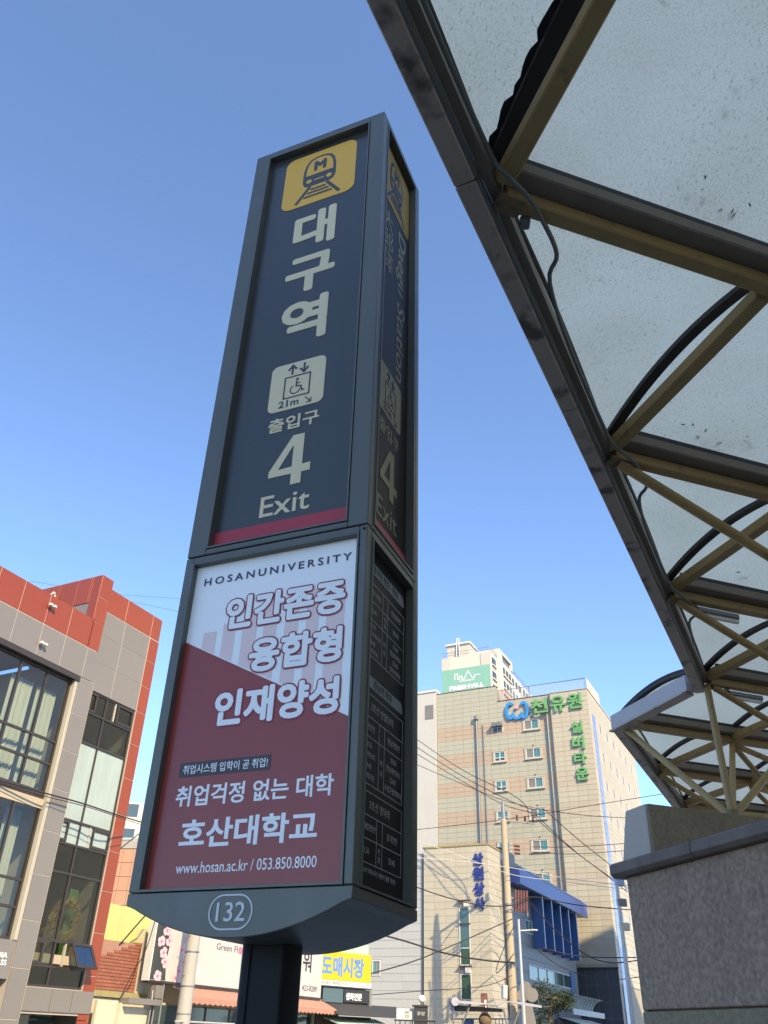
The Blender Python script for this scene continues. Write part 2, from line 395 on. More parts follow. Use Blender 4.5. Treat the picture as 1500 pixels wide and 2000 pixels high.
addm('blue_pale', (.24, .31, .42), .4, .1, var=.05)
addm('navy_letter', (.012, .026, .19), .4, var=.05)
addm('green_letter', (.10, .30, .11), .45, var=.08, scale=2)
addm('sky_letter', (0.007, 0.198, 0.495), .35, var=.04)
addm('pink_dot', (.75, .30, .40), .4, var=.05)
addm('banner_green', (.15, .34, .27), .7, var=.05, scale=.5, streak=.08)
addm('pane_teal', (.035, .17, .17), .08, var=.25, scale=.5, spec=.8)
addm('pane_grey', (.17, .155, .135), .35, var=.15, scale=1)
addm('pane_dark', (.03, .05, .05), .08, var=.3, scale=.6, spec=.8)
addm('pane_green', (.03, .075, .055), .10, var=.3, scale=.7, spec=.8)
addm('rail_metal', (.17, .19, .24), .5, .4, var=.1)
addm('rail_white', (.40, .40, .40), .5, .2, var=.1)
addm('apt_wall', (0.436, 0.396, 0.343), .7, var=.04, scale=.2, streak=.06)
addm('apt_cream', (0.502, 0.449, 0.383), .7, var=.04, scale=.2, streak=.05)
addm('apt_pink', (0.409, 0.198, 0.145), .7, var=.05)
addm('concrete_pole', (0.330, 0.271, 0.191), .75, var=.08, scale=2, fine=.06, fscale=30, streak=.12)
addm('concrete_grey', (0.304, 0.290, 0.264), .75, var=.10, scale=2, fine=.08, fscale=30, streak=.10, bump=.1, bscale=40)
addm('wire', (.022, .018, .016), .6, var=.1)
addm('wire_pale', (.45, .42, .38), .6, var=.1)
addm('maroon', (.12, .040, .035), .5, .1, var=.15)
addm('sign_pale', (0.436, 0.403, 0.389), .5, var=.05, scale=1.2, c2=(.50, .42, .31), c2amt=.06)
addm('sign_dark', (.035, .04, .035), .4, var=.3, scale=3)
addm('petal', (.62, .36, .39), .6, var=.25, scale=7)
addm('petal_deep', (.60, .10, .22), .6, var=.2, scale=9)
addm('ink_black', (.02, .02, .022), .5, var=.1)
addm('sign_yellow', (0.528, 0.330, 0.008), .5, var=.05, scale=1.5, streak=.04)
addm('sign_blue', (.06, .18, .42), .5, var=.10, scale=6)
addm('awning_salmon', (0.363, 0.178, 0.132), .8, var=.08, scale=2, streak=.12)
addm('awning_black', (.035, .035, .037), .7, var=.15, scale=2)
addm('awning_green', (.30, .46, .35), .8, var=.06)
addm('awning_white', (.60, .62, .58), .7, var=.08, scale=1.5)
addm('lime_wall', (.40, .42, .165), .6, var=.07, scale=.8, streak=.14, c2=(.38, .46, .18), c2amt=.05)
addm('orange_tile', (0.409, 0.224, 0.145), .6, var=.05, rnd=.04, scale=.8)
addm('brick', (.25, .085, .055), .8, var=.10, rnd=.12, scale=2)
addm('mortar', (.30, .16, .12), .9, var=.1)
addm('cream_wall', (0.449, 0.409, 0.304), .7, var=.06, scale=.9, streak=.12)
addm('lichen', (.26, .22, .10), .9, var=.3, scale=4)
addm('bark', (.12, .085, .06), .9, var=.2, scale=8, bump=.5, bscale=20)
addm('needles', (.026, .048, .020), .7, var=.4, scale=3)
addm('canvas', (.34, .33, .36), .8, var=.10, scale=3, streak=.06)
addm('canvas_brown', (.15, .115, .09), .85, var=.15, scale=3)
addm('blue_paint', (.10, .15, .24), .5, .2, var=.15)
addm('bundle', (.15, .10, .055), .9, var=.25, scale=12, bump=.4, bscale=60)
addm('bulb', (.80, .78, .72), .3, var=.03)
addm('asphalt', (.055, .055, .058), .9, var=.15, scale=.8, fine=.2, fscale=40)
addm('paving', (.30, .275, .24), .85, var=.10, scale=1.2, fine=.12, fscale=30)
addm('blocker', (.42, .40, .37), .7, var=.06, scale=.2, streak=.08)  # walls of the two added shade-casting blocks
addm('straw', (.46, .33, .14), .8, var=.3, scale=8)
addm('vase', (.75, .75, .74), .25, var=.05)
addm('flower_gold', (.62, .40, .06), .7, var=.3, scale=10)
addm('sign_grey', (.15, .145, .14), .6, var=.1)
addm('paint_white', (0.495, 0.488, 0.462), .6, var=.08)
addm('blue_strip', (.17, .24, .44), .3, .1, var=.08, scale=.5, rnd=.08)
addm('poster_edge', (.33, .022, .032), .35, var=.03)

# ================================================================== ground and roads
G = Frame((0, 0), 90, 180)              # u = +x, n = -y
def slab(x0, x1, y0, y1, z0, z1):
    return MB().box(G, x0, x1, z0, z1, -y1, -y0)
struct('ground', MB().add([(-3000, -3000, -.16), (3000, -3000, -.16), (3000, 3000, -.16), (-3000, 3000, -.16)], [(0, 1, 2, 3)]), M['paving'])
ST = Frame((-7.9, 26.9), 26.5, 116.5)   # facade line of the left-hand side of the street
rd = MB().add([ST(-60, -.135, 4.0), ST(60, -.135, 4.0), ST(60, -.135, 13.5), ST(-60, -.135, 13.5)], [(0, 1, 2, 3)])
struct('road', rd, M['asphalt'])
struct('pavement', MB().box(ST, -60, 60, -.15, 0, .02, 3.85), M['paving'])
struct('kerb', MB().box(ST, -60, 60, -.15, .004, 3.85, 4.0), M['granite_pale'])
struct('plaza', MB().box(ST, -60, 21.5, -.15, 0, 13.65, 60), M['paving'])
mk = MB()
for i in range(-8, 14): mk.add([ST(i * 4, -.131, 8.65), ST(i * 4 + 2, -.131, 8.65), ST(i * 4 + 2, -.131, 8.8), ST(i * 4, -.131, 8.8)], [(0, 1, 2, 3)])
struct('road_marking', mk, M['paint_white'])

# ================================================================== the subway sign pylon
HD = math.degrees(0.4033)
PW, PD, PH, PZ = .6075, .4152, 3.0, 1.87
PC = Vector((-.0454, 1.990, 0))         # front right corner on the ground
_a, _b = hv(HD - 90), hv(HD)
PF = Frame(tuple((PC + _a * PW)[:2]), HD + 90, HD + 180); PF.p.z = PZ      # front: u from its left edge
PR = Frame(tuple(PC[:2]), HD, HD + 90); PR.p.z = PZ                        # right side: u away from the front
PB = Frame(tuple((PC + _b * PD)[:2]), HD - 90, HD); PB.p.z = PZ
PL = Frame(tuple((PC + _a * PW + _b * PD)[:2]), HD + 180, HD - 90); PL.p.z = PZ
pc = PC + _a * PW / 2 + _b * PD / 2
pyl = thing('station_sign_pylon', 'tall dark blue-grey subway exit sign pylon with yellow train emblem and number 4', 'sign pylon', (pc.x, pc.y, 0))
T = .030
part('housing', MB().box(PF, T, PW - T, .0, PH - .012, -PD + T, -T), M['dark_gap'], pyl)
def face_frame(fr, W, ul, ur, ll, lr):
    def pb(name, *a): part(name, MB().box(fr, *a, -T, 0), M['frame'], pyl, bevel=.0025)
    pb('stile', 0, ul, .972, PH); pb('stile', W - ur, W, .972, PH)
    pb('rail', ul, W - ur, 2.962, PH); pb('rail', ul, W - ur, .972, .992)
    pb('stile', 0, ll, .024, .968); pb('stile', W - lr, W, .024, .968)
    pb('rail', ll, W - lr, .947, .968)
    for (u0, u1, z0, z1) in ((ul, W - ur, .992, 2.962), (ll, W - lr, .024, .947)):     # slim bead round each opening
        t = MB().box(fr, u0 + .0005, u0 + .006, z0, z1, -.026, .0035).box(fr, u1 - .006, u1 - .0005, z0, z1, -.026, .0035)
        t.box(fr, u0 + .0065, u1 - .0065, z1 - .006, z1 - .0005, -.026, .0035).box(fr, u0 + .0065, u1 - .0065, z0 + .0005, z0 + .006, -.026, .0035)
        part('bead', t, M['frame'], pyl)
# stiles of the sides butt against those of the front, so they start one frame depth in
face_frame(PF, PW, .066, .064, .028, .024)
PRs = PR.shifted(T + .001, 0); PRs.p.z = PZ
SW = PD - 2 * T - .002
face_frame(PRs, SW, .012, .016, .008, .014)
part('back_sheet', MB().box(PB, 0, PW, .024, PH, -T, 0), M['frame'], pyl, bevel=.003)
PLs = PL.shifted(T + .001, 0); PLs.p.z = PZ
part('side_sheet', MB().box(PLs, 0, SW, .024, PH, -T, 0), M['frame'], pyl, bevel=.003)
part('top_cap', MB().box(PF, .004, PW - .004, PH - .012, PH - .002, -PD + .004, -.004), M['frame'], pyl)
arc = [(0, .0225)]
for k in range(25):
    t = k / 24; arc.append((PW * t, -.079 * (1 - (2 * t - 1) ** 2) if 0 < t < 1 else -.004))
arc.append((PW, .0225))
skirt = part('skirt', MB().prism(arc, PF, -PD, 0), M['frame'], pyl, bevel=.002)
oval = rrect(.243, -.061, .357, .011, .0355, 8)
part('number_ring', MB().ribbon(oval, .0035, PF, .0003, .0015, closed=True), M['dim_white'], skirt)
text('number', '132', skirt, PF, .262, -.045, .339, -.004, .0003, .0015, M['dim_white'], .006)
PFp = PF(PW / 2, 0, -PD / 2)
post = MB(); cx = Frame((pc.x, pc.y), HD + 90, HD + 180)
part('column', MB().prism(rrect(-.062, -.052, .062, .052, .016, 4), type('X', (), {'__call__': lambda s, u, z, n: cx(u, n, z)})(), 0.012, PZ - .03), M['post_black'], pyl, smooth=True)
part('column_rib', MB().box(cx, -.040, -.030, .012, PZ - .05, .0525, .056), M['post_black'], pyl)
part('base_plate', MB().box(cx, -.2, .2, 0, .012, -.2, .2), M['post_black'], pyl)

def train(fr, parent, u0, z0, w, h, plate_mat, ink):
    P = lambda x, y: (u0 + x * w, z0 + y * h)
    pl = part('emblem_plate', MB().prism(rrect(u0, z0, u0 + w, z0 + h, w * .13), fr, -.0245, -.0235), M[plate_mat], parent)
    body = [P(*q) for q in ((.30, .36), (.275, .42), (.27, .50), (.275, .66), (.30, .78), (.35, .86), (.43, .895), (.50, .90), (.57, .895), (.65, .86), (.70, .78), (.725, .66), (.73, .50), (.725, .42), (.70, .36), (.66, .335), (.34, .335))]
    part('train_silhouette', MB().prism(body, fr, -.0233, -.0226), M[ink], pl)
    ws = [P(*q) for q in ((.31, .55), (.315, .66), (.335, .76), (.375, .825), (.44, .855), (.50, .86), (.56, .855), (.625, .825), (.665, .76), (.685, .66), (.69, .55))]
    part('windscreen', MB().prism(ws, fr, -.0225, -.0219), M[plate_mat], pl)
    for x in (.36, .64): part('headlight', MB().prism([P(x + .04 * math.cos(g * math.pi / 8), .435 + .036 * math.sin(g * math.pi / 8)) for g in range(16)], fr, -.0225, -.0219), M[plate_mat], pl)
    part('bumper_line', MB().prism([P(.43, .425), P(.57, .425), P(.57, .445), P(.43, .445)], fr, -.0225, -.0219), M[plate_mat], pl)
    text('letter', 'M', pl, fr, *P(.415, .61), *P(.59, .80), -.0218, -.0212, M[ink], fat=w * .014)
    part('rail_mark', MB().ribbon([P(.385, .325), P(.20, .06)], w * .045, fr, -.0233, -.0226), M[ink], pl)
    part('rail_mark', MB().ribbon([P(.615, .325), P(.80, .06)], w * .045, fr, -.0233, -.0226), M[ink], pl)
    for y, x in ((.265, .335), (.205, .29), (.14, .245)):
        part('sleeper_mark', MB().ribbon([P(x + .06, y), P(1 - x - .06, y)], h * .032, fr, -.0231, -.0224), M[ink], pl)
def lift(fr, parent, du, s, plate, ink):
    U = lambda u: du + (u - .3115) * s
    pl = part('lift_plate', MB().prism(rrect(U(.207), 1.501, U(.416), 1.71, .024), fr, -.0245, -.0235), M[plate], parent)
    def rb(name, pts, w, closed=False): part(name, MB().ribbon([(U(a), b) for a, b in pts], w, fr, -.0233, -.0226, closed), M[ink], pl)
    rb('arrow', [(.289, 1.655), (.289, 1.692)], .008); rb('arrow_head', [(.273, 1.677), (.289, 1.697), (.305, 1.677)], .008)
    rb('arrow', [(.334, 1.698), (.334, 1.661)], .008); rb('arrow_head', [(.318, 1.676), (.334, 1.656), (.350, 1.676)], .008)
    rb('cabin', [(.264, 1.552), (.360, 1.552), (.360, 1.645), (.264, 1.645)], .0055, True)
    part('head_dot', MB().prism([(U(.312) + .0055 * math.cos(k * .5236), 1.628 + .0055 * math.sin(k * .5236)) for k in range(12)], fr, -.0233, -.0226), M[ink], pl)
    rb('figure', [(.310, 1.621), (.309, 1.597), (.327, 1.595), (.333, 1.574), (.341, 1.574)], .0058)
    rb('arm', [(.309, 1.611), (.324, 1.609)], .0045)
    rb('wheel', [(.306 + .0185 * math.cos(R(a)), 1.584 + .0185 * math.sin(R(a))) for a in range(120, 376, 20)], .0045)
    text('distance', '21m', pl, fr, U(.248), 1.514, U(.325), 1.543, -.0233, -.0226, M[ink], .02)
    rb('arrow', [(.348, 1.538), (.370, 1.514)], .0045); rb('arrow_head', [(.354, 1.513), (.371, 1.513), (.371, 1.530)], .0045)

def numeral4(parent, fr, u0, z0, u1, z1, m_):          # heavy angular figure four: bar, stem and slanting stroke
    P = lambda pts: [(u0 + x * (u1 - u0), z0 + y * (z1 - z0)) for x, y in pts]
    mb = MB().prism(P([(.0, .215), (1.0, .215), (1.0, .375), (.0, .335)]), fr, -.0245, -.0237)
    mb.prism(P([(.555, 0), (.80, 0), (.80, 1.0), (.555, 1.0)]), fr, -.0245, -.02365)
    mb.prism(P([(.0, .215), (.0, .335), (.52, 1.0), (.70, 1.0), (.70, .80), (.555, .80), (.225, .345), (.225, .215)]), fr, -.0245, -.0236)
    part('numeral', mb, m_, parent)
upf = part('upper_panel', MB().box(PF, .067, PW - .065, .993, 2.961, -.029, -.025), M['navy'], pyl)
train(PF, upf, .146, 2.583, .330, .340, 'yellow_ink', 'navy')
for s, b in (('대', (.222, 2.312, .406, 2.528)), ('구', (.210, 2.063, .418, 2.263)), ('역', (.216, 1.806, .404, 2.025))):
    text('character', s, upf, PF, *b, -.0245, -.0236, M['cream_ink'], fat=.0085)
lift(PF, upf, .3115, 1.0, 'cream_ink', 'navy')
text('lettering', '출입구', upf, PF, .219, 1.412, .407, 1.472, -.0245, -.0236, M['cream_ink'], fat=.0016)
numeral4(upf, PF, .242, 1.187, .390, 1.383, M['cream_ink'])
text('lettering', 'Exit', upf, PF, .226, 1.083, .399, 1.160, -.0245, -.0236, M['cream_ink'], .008)
part('line_band', MB().box(PF, .073, PW - .071, .999, 1.060, -.0248, -.0238), M['red_ink'], upf)

pos = part('poster', MB().box(PF, .029, PW - .025, .025, .946, -.029, -.020), M['poster_white'], pyl, label='white and red university advertising poster')
N0 = -.0197
def lyr(k): return N0 + k * .0008, N0 + k * .0008 + .0005
part('red_field', MB().prism([(.0345, .031), (PW - .0305, .031), (PW - .0305, .413), (.0345, .694)], PF, *lyr(1)), M['poster_red'], pos)
dg = lambda u: .694 - (u - .033) * (.281 / .551) + .004
for u0, u1, zt in ((.092, .136, .715), (.157, .197, .735), (.222, .268, .765), (.290, .332, .79), (.358, .400, .80), (.424, .462, .80), (.486, .540, .80)):
    part('stripe', MB().prism([(u0, dg(u0)), (u1, dg(u1)), (u1, zt), (u0, zt)], PF, *lyr(0)), M['poster_pink'], pos)
text('lettering', 'HOSANUNIVERSITY', pos, PF, .066, .872, .554, .897, *lyr(1), M['poster_ink'], .018, spacing=1.45)
for s, (a, b, c, d), sh in (('인간존중', (.156, .707, .546, .820), 0), ('융합형', (.251, .566, .544, .677), 0), ('인재양성', (.161, .424, .543, .534), 0)):
    text('letter_edge', s, pos, PF, a, b, c, d, *lyr(2), M['poster_edge'], fat=.0085)
    text('lettering', s, pos, PF, a + .0045, b + .0045, c - .0045, d - .0045, *lyr(3), M['letter_white'], fat=.0042, eps=1e-5)
part('label_strip', MB().box(PF, .083, .357, .302, .340, *lyr(2)), M['poster_dark'], pos)
text('lettering', '취업시스템 입학이 곧 취업!', pos, PF, .095, .309, .349, .333, *lyr(3), M['letter_white'], .008)
text('lettering', '취업걱정 없는 대학', pos, PF, .085, .226, .538, .279, *lyr(2), M['letter_white'], .020)
text('lettering', '호산대학교', pos, PF, .115, .124, .501, .194, *lyr(2), M['letter_white'], .026)
text('lettering', 'www.hosan.ac.kr / 053.850.8000', pos, PF, .118, .066, .505, .092, *lyr(2), M['letter_white'], .004)

# right side: the narrow copy of the exit panel and the timetable
o = T + .001
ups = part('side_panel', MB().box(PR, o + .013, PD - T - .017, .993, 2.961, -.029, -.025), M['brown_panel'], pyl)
train(PR, ups, .052, 2.583, .300, .340, 'yellow_ink_shaded', 'black_panel')
for k, s in enumerate('大邱驛'): text('character', s, ups, PR, .085, 2.425 - k * .118, .185, 2.53 - k * .118, -.0245, -.0238, M['cream_ink_shaded'])
text('lettering', 'Daegu Station', ups, PR, .220, 1.735, .318, 2.535, -.0245, -.0238, M['cream_ink_shaded'], .006, turn=True)
lift(PR, ups, .198, .94, 'cream_ink_shaded', 'black_panel')
text('lettering', '출입구', ups, PR, .113, 1.412, .283, 1.470, -.0245, -.0238, M['cream_ink_shaded'], .012)
numeral4(ups, PR, .131, 1.187, .274, 1.380, M['cream_ink_shaded'])
text('lettering', 'Exit', ups, PR, .114, 1.083, .278, 1.158, -.0245, -.0238, M['cream_ink_shaded'], .002)
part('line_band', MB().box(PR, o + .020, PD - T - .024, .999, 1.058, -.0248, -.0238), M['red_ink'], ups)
tt = part('timetable', MB().box(PR, o + .009, PD - T - .015, .025, .946, -.029, -.022), M['black_panel'], pyl, label='black train timetable with thin pale lines')
n0, n1 = -.0217, -.0211
def tl(s, u, z, h, w=.12, m_='grey_ink', b=0.0): text_fit('lettering', s, tt, PR, u, z, w, h, n0, n1, M[m_], b)
def grid(us, zs, skip=()):
    t = MB(); w = .0011
    for i, zz in enumerate(zs): t.box(PR, us[0] - w, us[-1] + w, zz - w, zz + w, n0, n1)
    for i, u in enumerate(us):
        top = zs[0] if i in (0, len(us) - 1) else skip[0] if skip else zs[0]
        for a, b in zip(zs[:-1], zs[1:]):
            if a > top + 1e-6: continue
            t.box(PR, u - w, u + w, b + w * 1.1, a - w * 1.1, n0, n1)
    part('table_lines', t, M['grey_ink'], tt)
def pill(z0, z1, s):
    p = [(.046, z0), (.342, z0)] + [(.342 - .018 + .018 * math.cos(R(a)), z1 - .018 + .018 * math.sin(R(a))) for a in range(0, 91, 15)] + [(.064 + .018 * math.cos(R(a)), z1 - .018 + .018 * math.sin(R(a))) for a in range(90, 181, 15)]
    part('heading_tab', MB().prism(p, PR, n0, n1), M['pill'], tt)
    text_fit('lettering', s, tt, PR, .194, (z0 + z1) / 2, .2, .024, n1 + .0003, n1 + .0008, M['ink_black'], .012)
cu = (.042, .178, .215, .346); mid = .1965
pill(.862, .897, '대구역 첫차 · 막차'); grid(cu, (.832, .776, .720, .612))
tl('설화명곡방면', .110, .804, .017); tl('안심방면', .281, .804, .019); tl('05:44', .110, .748, .019); tl('05:41', .281, .748, .019)
tl('첫', mid, .757, .017, .03); tl('차', mid, .737, .017, .03); tl('막', mid, .680, .017, .03); tl('차', mid, .655, .017, .03)
for k, (a, b) in enumerate((('23:35', '23:34'), ('설화명곡역까지', '안심역까지'), ('23:48', '23:46'), ('교대역까지', '방촌역까지'))): tl(a, .110, .703 - k * .025, .0165); tl(b, .281, .703 - k * .025, .0165)
pill(.523, .556, '환승역 막차'); grid(cu, (.505, .444, .392, .273), (.444,))
tl('2호선 반월당역', .194, .475, .023, .2); tl('문양방면', .110, .418, .018); tl('영남대방면', .281, .418, .018)
tl('막', mid, .345, .017, .03); tl('차', mid, .318, .017, .03)
for k, (a, b) in enumerate((('23:33', '23:33'), ('문양역까지', '영남대역까지'), ('23:45', '23:47'), ('이곡역까지', '수성구청역까지'))): tl(a, .110, .372 - k * .0265, .017); tl(b, .281, .372 - k * .0265, .017)
grid(cu, (.255, .199, .144, .090), (.199,))
tl('3호선 명덕역', .194, .227, .023, .2); tl('칠곡경대병원방면', .110, .172, .0165); tl('용지방면', .281, .172, .018); tl('23:34', .110, .117, .019); tl('23:45', .281, .117, .019)
tl('막', mid, .126, .016, .03); tl('차', mid, .107, .016, .03)
tl('※환승역 막차시각은 해당역 출발 기준임', .194, .073, .0125, .23)
for fr_, u, z_ in [(PF, .583, .905), (PF, .598, .955)]:
    part('screw', MB().prism(disc(u, z_, .004, 8), fr_, .0004, .003), M['post_black'], pyl)

# ================================================================== granite wall of the subway entrance
AU, AV = -18.5, 71.5
class UV:                                # u, v axes of the entrance; called as (u, z, v)
    def __init__(s): s.a = hv(AU); s.b = hv(AV); s.rot = math.atan2(s.a.y, s.a.x)
    def __call__(s, u, z, v): return s.a * u + s.b * v + Vector((0, 0, z + EYE))
    d = property(lambda s: s.a); n = property(lambda s: s.b)
E_ = UV()
def uvp(u, v, z): return E_(u, z, v)
wb = uvp(3.2, 4.2, -EYE)
wall = thing('entrance_wall', 'grey granite parapet wall with dark coping beside the subway entrance', 'wall', wb)
part('core', MB().box(E_, -2.9, 5.06, -EYE, .955, 3.52, 4.4), M['granite_brown'], wall)
for u0, u1 in ((-3.0, .2), (.2, 3.0 + 2.09)):
    part('granite_block', MB().box(E_, u0 + .006, u1 - .006, .206, .962, 3.48, 3.52), M['granite'], wall, bevel=.006)
    part('granite_block', MB().box(E_, u0 + .006, u1 - .006, -EYE, .196, 3.476, 3.52), M['granite_brown'], wall, bevel=.006)
part('end_block', MB().box(E_, 5.062, 5.105, -EYE, .962, 3.5, 4.42), M['granite'], wall, bevel=.006)
for a_, b_ in ((-3.05, -.5), (-.494, 1.9), (1.906, 4.29), (4.296, 5.155)): part('coping', MB().prism([(3.405, .985), (3.43, .962), (4.47, .962), (4.47, 1.055), (3.425, 1.055), (3.405, 1.040)], type('X', (), {'__call__': lambda s, a, z, n: E_(n, z, a)})(), a_, b_), M['coping'], wall, bevel=.003)
pier = thing('stone_pier', 'short tapered stone pier standing on the granite wall under the canopy struts', 'pier', uvp(4.95, 4.1, 1.0555))
pm = MB(); P8 = [uvp(4.805, 3.50, 1.0555), uvp(5.135, 3.50, 1.0555), uvp(5.035, 3.505, 1.385), uvp(4.805, 3.505, 1.385)]
Q8 = [uvp(4.805, 4.44, 1.0555), uvp(5.135, 4.44, 1.0555), uvp(5.035, 4.44, 1.375), uvp(4.805, 4.44, 1.375)]
part('pier_block', pm.add(P8 + Q8, [(0, 1, 2, 3), (7, 6, 5, 4), (0, 4, 5, 1), (1, 5, 6, 2), (2, 6, 7, 3), (3, 7, 4, 0)]), M['granite_pale'], pier, bevel=.006)
part('front_slab', MB().box(E_, 4.780, 4.803, 1.058, 1.383, 3.512, 4.43), M['granite_brown'], pier, bevel=.004)

# ================================================================== the canopy over the entrance
CH = 2.4                                 # underside of the steel above the eye
uu = lambda i: CH * (.650 + .469 * i)
vv = lambda j: CH * (.372 + .477 * j)
def node(i, j, dz=0.0, du=0.0, dv=0.0): return uvp(uu(i) + du, vv(j) + dv, CH + dz)
def edge(i): return i if i <= 3 else i - 1            # index of the outermost node of a beam
IMIN, IMAX, JMAX = -4, 8, 8
can = thing('entrance_canopy', 'barrel-vaulted translucent canopy on yellow steel struts over the subway entrance', 'canopy', uvp(uu(3), vv(5), -EYE))
out_e = (hv(AU) - hv(AV)).normalized()   # outward across the slanting edge
SPR, RISE = .125, .088
def roof(t): return SPR + RISE * 4 * t * (1 - t)
for i in range(IMIN, IMAX):
    gable = i == 3
    seg = 12
    for j in range(edge(i) if gable else edge(i), JMAX):
        mb = MB(); rows = []
        for k in range(seg + 1):
            t = k / seg
            lo = max(j, edge(i) + (0 if gable else t * (edge(i + 1) - edge(i)))); lo = min(lo, j + 1)
            rows.append((t, lo, j + 1))
        P = []; nv = 4
        for (t, lo, hi) in rows:
            for q in range(nv + 1):
                P.append(node(i + t, lo + (hi - lo) * q / nv, roof(t), 0, .004 if q == 0 else -.004 if q == nv else 0))
        fs = [(a * (nv + 1) + q, a * (nv + 1) + q + 1, (a + 1) * (nv + 1) + q + 1, (a + 1) * (nv + 1) + q) for a in range(seg) for q in range(nv)]
        part('roof_sheet', mb.add(P, fs), M['sheet'], can, smooth=True)
    # sheet filling the arch over the slanting edge, and the arched ribs along each row of nodes
    if not gable:
        P = []
        for k in range(seg + 1):
            t = k / seg; e = edge(i) + t * (edge(i + 1) - edge(i))
            P += [node(i + t, e, .03, 0, -.006), node(i + t, e, roof(t), 0, -.006)]
        part('edge_sheet', MB().add(P, [(2 * k, 2 * k + 1, 2 * k + 3, 2 * k + 2) for k in range(seg)]), M['sheet'], can)
        part('edge_bead', MB().tube([node(i + k / seg, edge(i) + k / seg * (edge(i + 1) - edge(i)), roof(k / seg) - .012) for k in range(seg + 1)], .012, 6), M['rib'], can)
    for j in range(edge(i + 1), JMAX + 1):
        if j < edge(i): continue
        mb = MB(); n_ = 14; w = .024 if (i, j) != (-1, 0) else .05
        for k in range(n_):
            a, b = k / n_, (k + 1) / n_
            mb.add([node(i + x, j, roof(x) - z_, 0, s * w) for x in (a, b) for s in (-1, 1) for z_ in (.028, .003)], [(0, 1, 3, 2), (4, 6, 7, 5), (0, 4, 5, 1), (2, 3, 7, 6), (0, 2, 6, 4), (1, 5, 7, 3)])
        part('arch_rib', mb, M['rib'], can)
        if w > .03:
            rw = random.Random(4); sl2 = MB(); e = [[rw.uniform(.056, .078) for _ in range(41)] for _ in (0, 1)]
            for k in range(40):
                a, b = k / 40, (k + 1) / 40
                sl2.add([node(i + a, j, roof(a) - .0025, 0, -e[0][k]), node(i + b, j, roof(b) - .0025, 0, -e[0][k + 1]), node(i + b, j, roof(b) - .0025, 0, e[1][k + 1]), node(i + a, j, roof(a) - .0025, 0, e[1][k])], [(0, 1, 2, 3)])
            part('sealant', sl2, M['dark_gap'], can)
        part('chord', MB().bar(node(i, j, .040, .05), node(i + 1, j, .040, -.05), .062, .062), M['gold'], can, bevel=.006)
for i in range(IMIN, IMAX + 1):
    e = edge(i)
    part('beam', MB().bar(node(i, e, .022, 0, .02), node(i, JMAX, .022), .058, .058), M['gold'], can, bevel=.006)
    part('gutter', MB().bar(node(i, e, .088, -.038, .03), node(i, JMAX, .088, -.038), .105, .058), M['gutter'], can, bevel=.006)
    part('gutter_lip', MB().bar(node(i, e, .125, -.082, .05), node(i, JMAX, .125, -.082), .014, .03), M['rib'], can)
# fascia round the edge, in lengths with open joints
def fascia(p, q, outv, pale=False):
    d = (q - p); L = d.length; d.normalize(); n = max(1, round(L / 1.25))
    fr = type('X', (), {'__call__': lambda s, a, z, nn: p + d * a + outv * nn + Vector((0, 0, z))})()
    for k in range(n):
        a, b = L * k / n + .002, L * (k + 1) / n - .002
        part('fascia_length', MB().box(fr, a, b, -.035, .095, .034, .105), M['fascia_pale' if pale else 'fascia'], can, bevel=.004)
        part('fascia_lip', MB().box(fr, a, b, -.030, .010, .022, .0335), M['conduit'], can)
    part('edge_angle', MB().box(fr, .05, L - .05, .02, .09, -.012, .021), M['gutter'], can)
for a, b in ((IMIN, 3), (4, 8)):
    p, q = node(a, edge(a)), node(b, edge(b)); fascia(p, q + (q - p).normalized() * (.10 if b == 3 else 0) - (q - p).normalized() * 0, out_e)
fascia(node(3, 3, 0, .11), node(4, 3, 0, .05), -hv(AV), True)
part('fascia_soffit', MB().box(E_, uu(3) + .14, uu(4) + .05, CH - .052, CH - .037, vv(3) - .13, vv(3) - .02), M['fascia'], can)
P = []
for k in range(15):
    t = k / 14; P += [node(3 + t, 3, .097, 0, -.03), node(3 + t, 3, max(.098, roof(t) + .02), 0, -.03)]
part('gable_arch', MB().tube([node(3 + k / 16, 3, roof(k / 16) + .004, 0, -.012) for k in range(17)], .016, 6), M['rib'], can)
# struts down to the stub columns
base = lambda i, j: node(i, j, -1.0)
def strut(a, b): part('strut', MB().tube([a, b], .026, 10), M['gold'], can, smooth=True)
for i in range(1, 4): strut(node(i, edge(i), -.015, 0, .05), base(i, edge(i) + 2))
b0 = base(3, 3)
for q in ((3, 3), (4, 3), (4, 4), (3, 4)): strut(node(q[0], q[1], -.015), b0 + Vector((0, 0, 0)))
for (i, j), bb in (((5, 4), (5, 6)), ((4, 4), (5, 6)), ((4, 4), (3, 5)), ((5, 5), (5, 6)), ((5, 5), (3, 5)), ((3, 5), (3, 5)), ((4, 5), (3, 5)), ((6, 5), (5, 6)), ((4, 6), (3, 5)), ((6, 6), (5, 6))): strut(node(i, j, -.015), base(*bb))
strut(b0 + Vector((0, 0, .03)), base(3, 5) + Vector((0, 0, .03)))
for i, j in [(3, 3), (3, 5), (5, 6)] + [(i, edge(i) + 2) for i in range(1, 3)]:
    part('foot', MB().tube([base(i, j) - Vector((0, 0, .035)), base(i, j) + Vector((0, 0, .05))], .05, 12), M['gold_dirty'], can, smooth=True)
    if (i, j) != (3, 3):
        b_ = base(i, j); part('stub_column', MB().tube([Vector((b_.x, b_.y, 0)), b_ - Vector((0, 0, .036))], .09, 14), M['gold_dirty'], can, smooth=True)
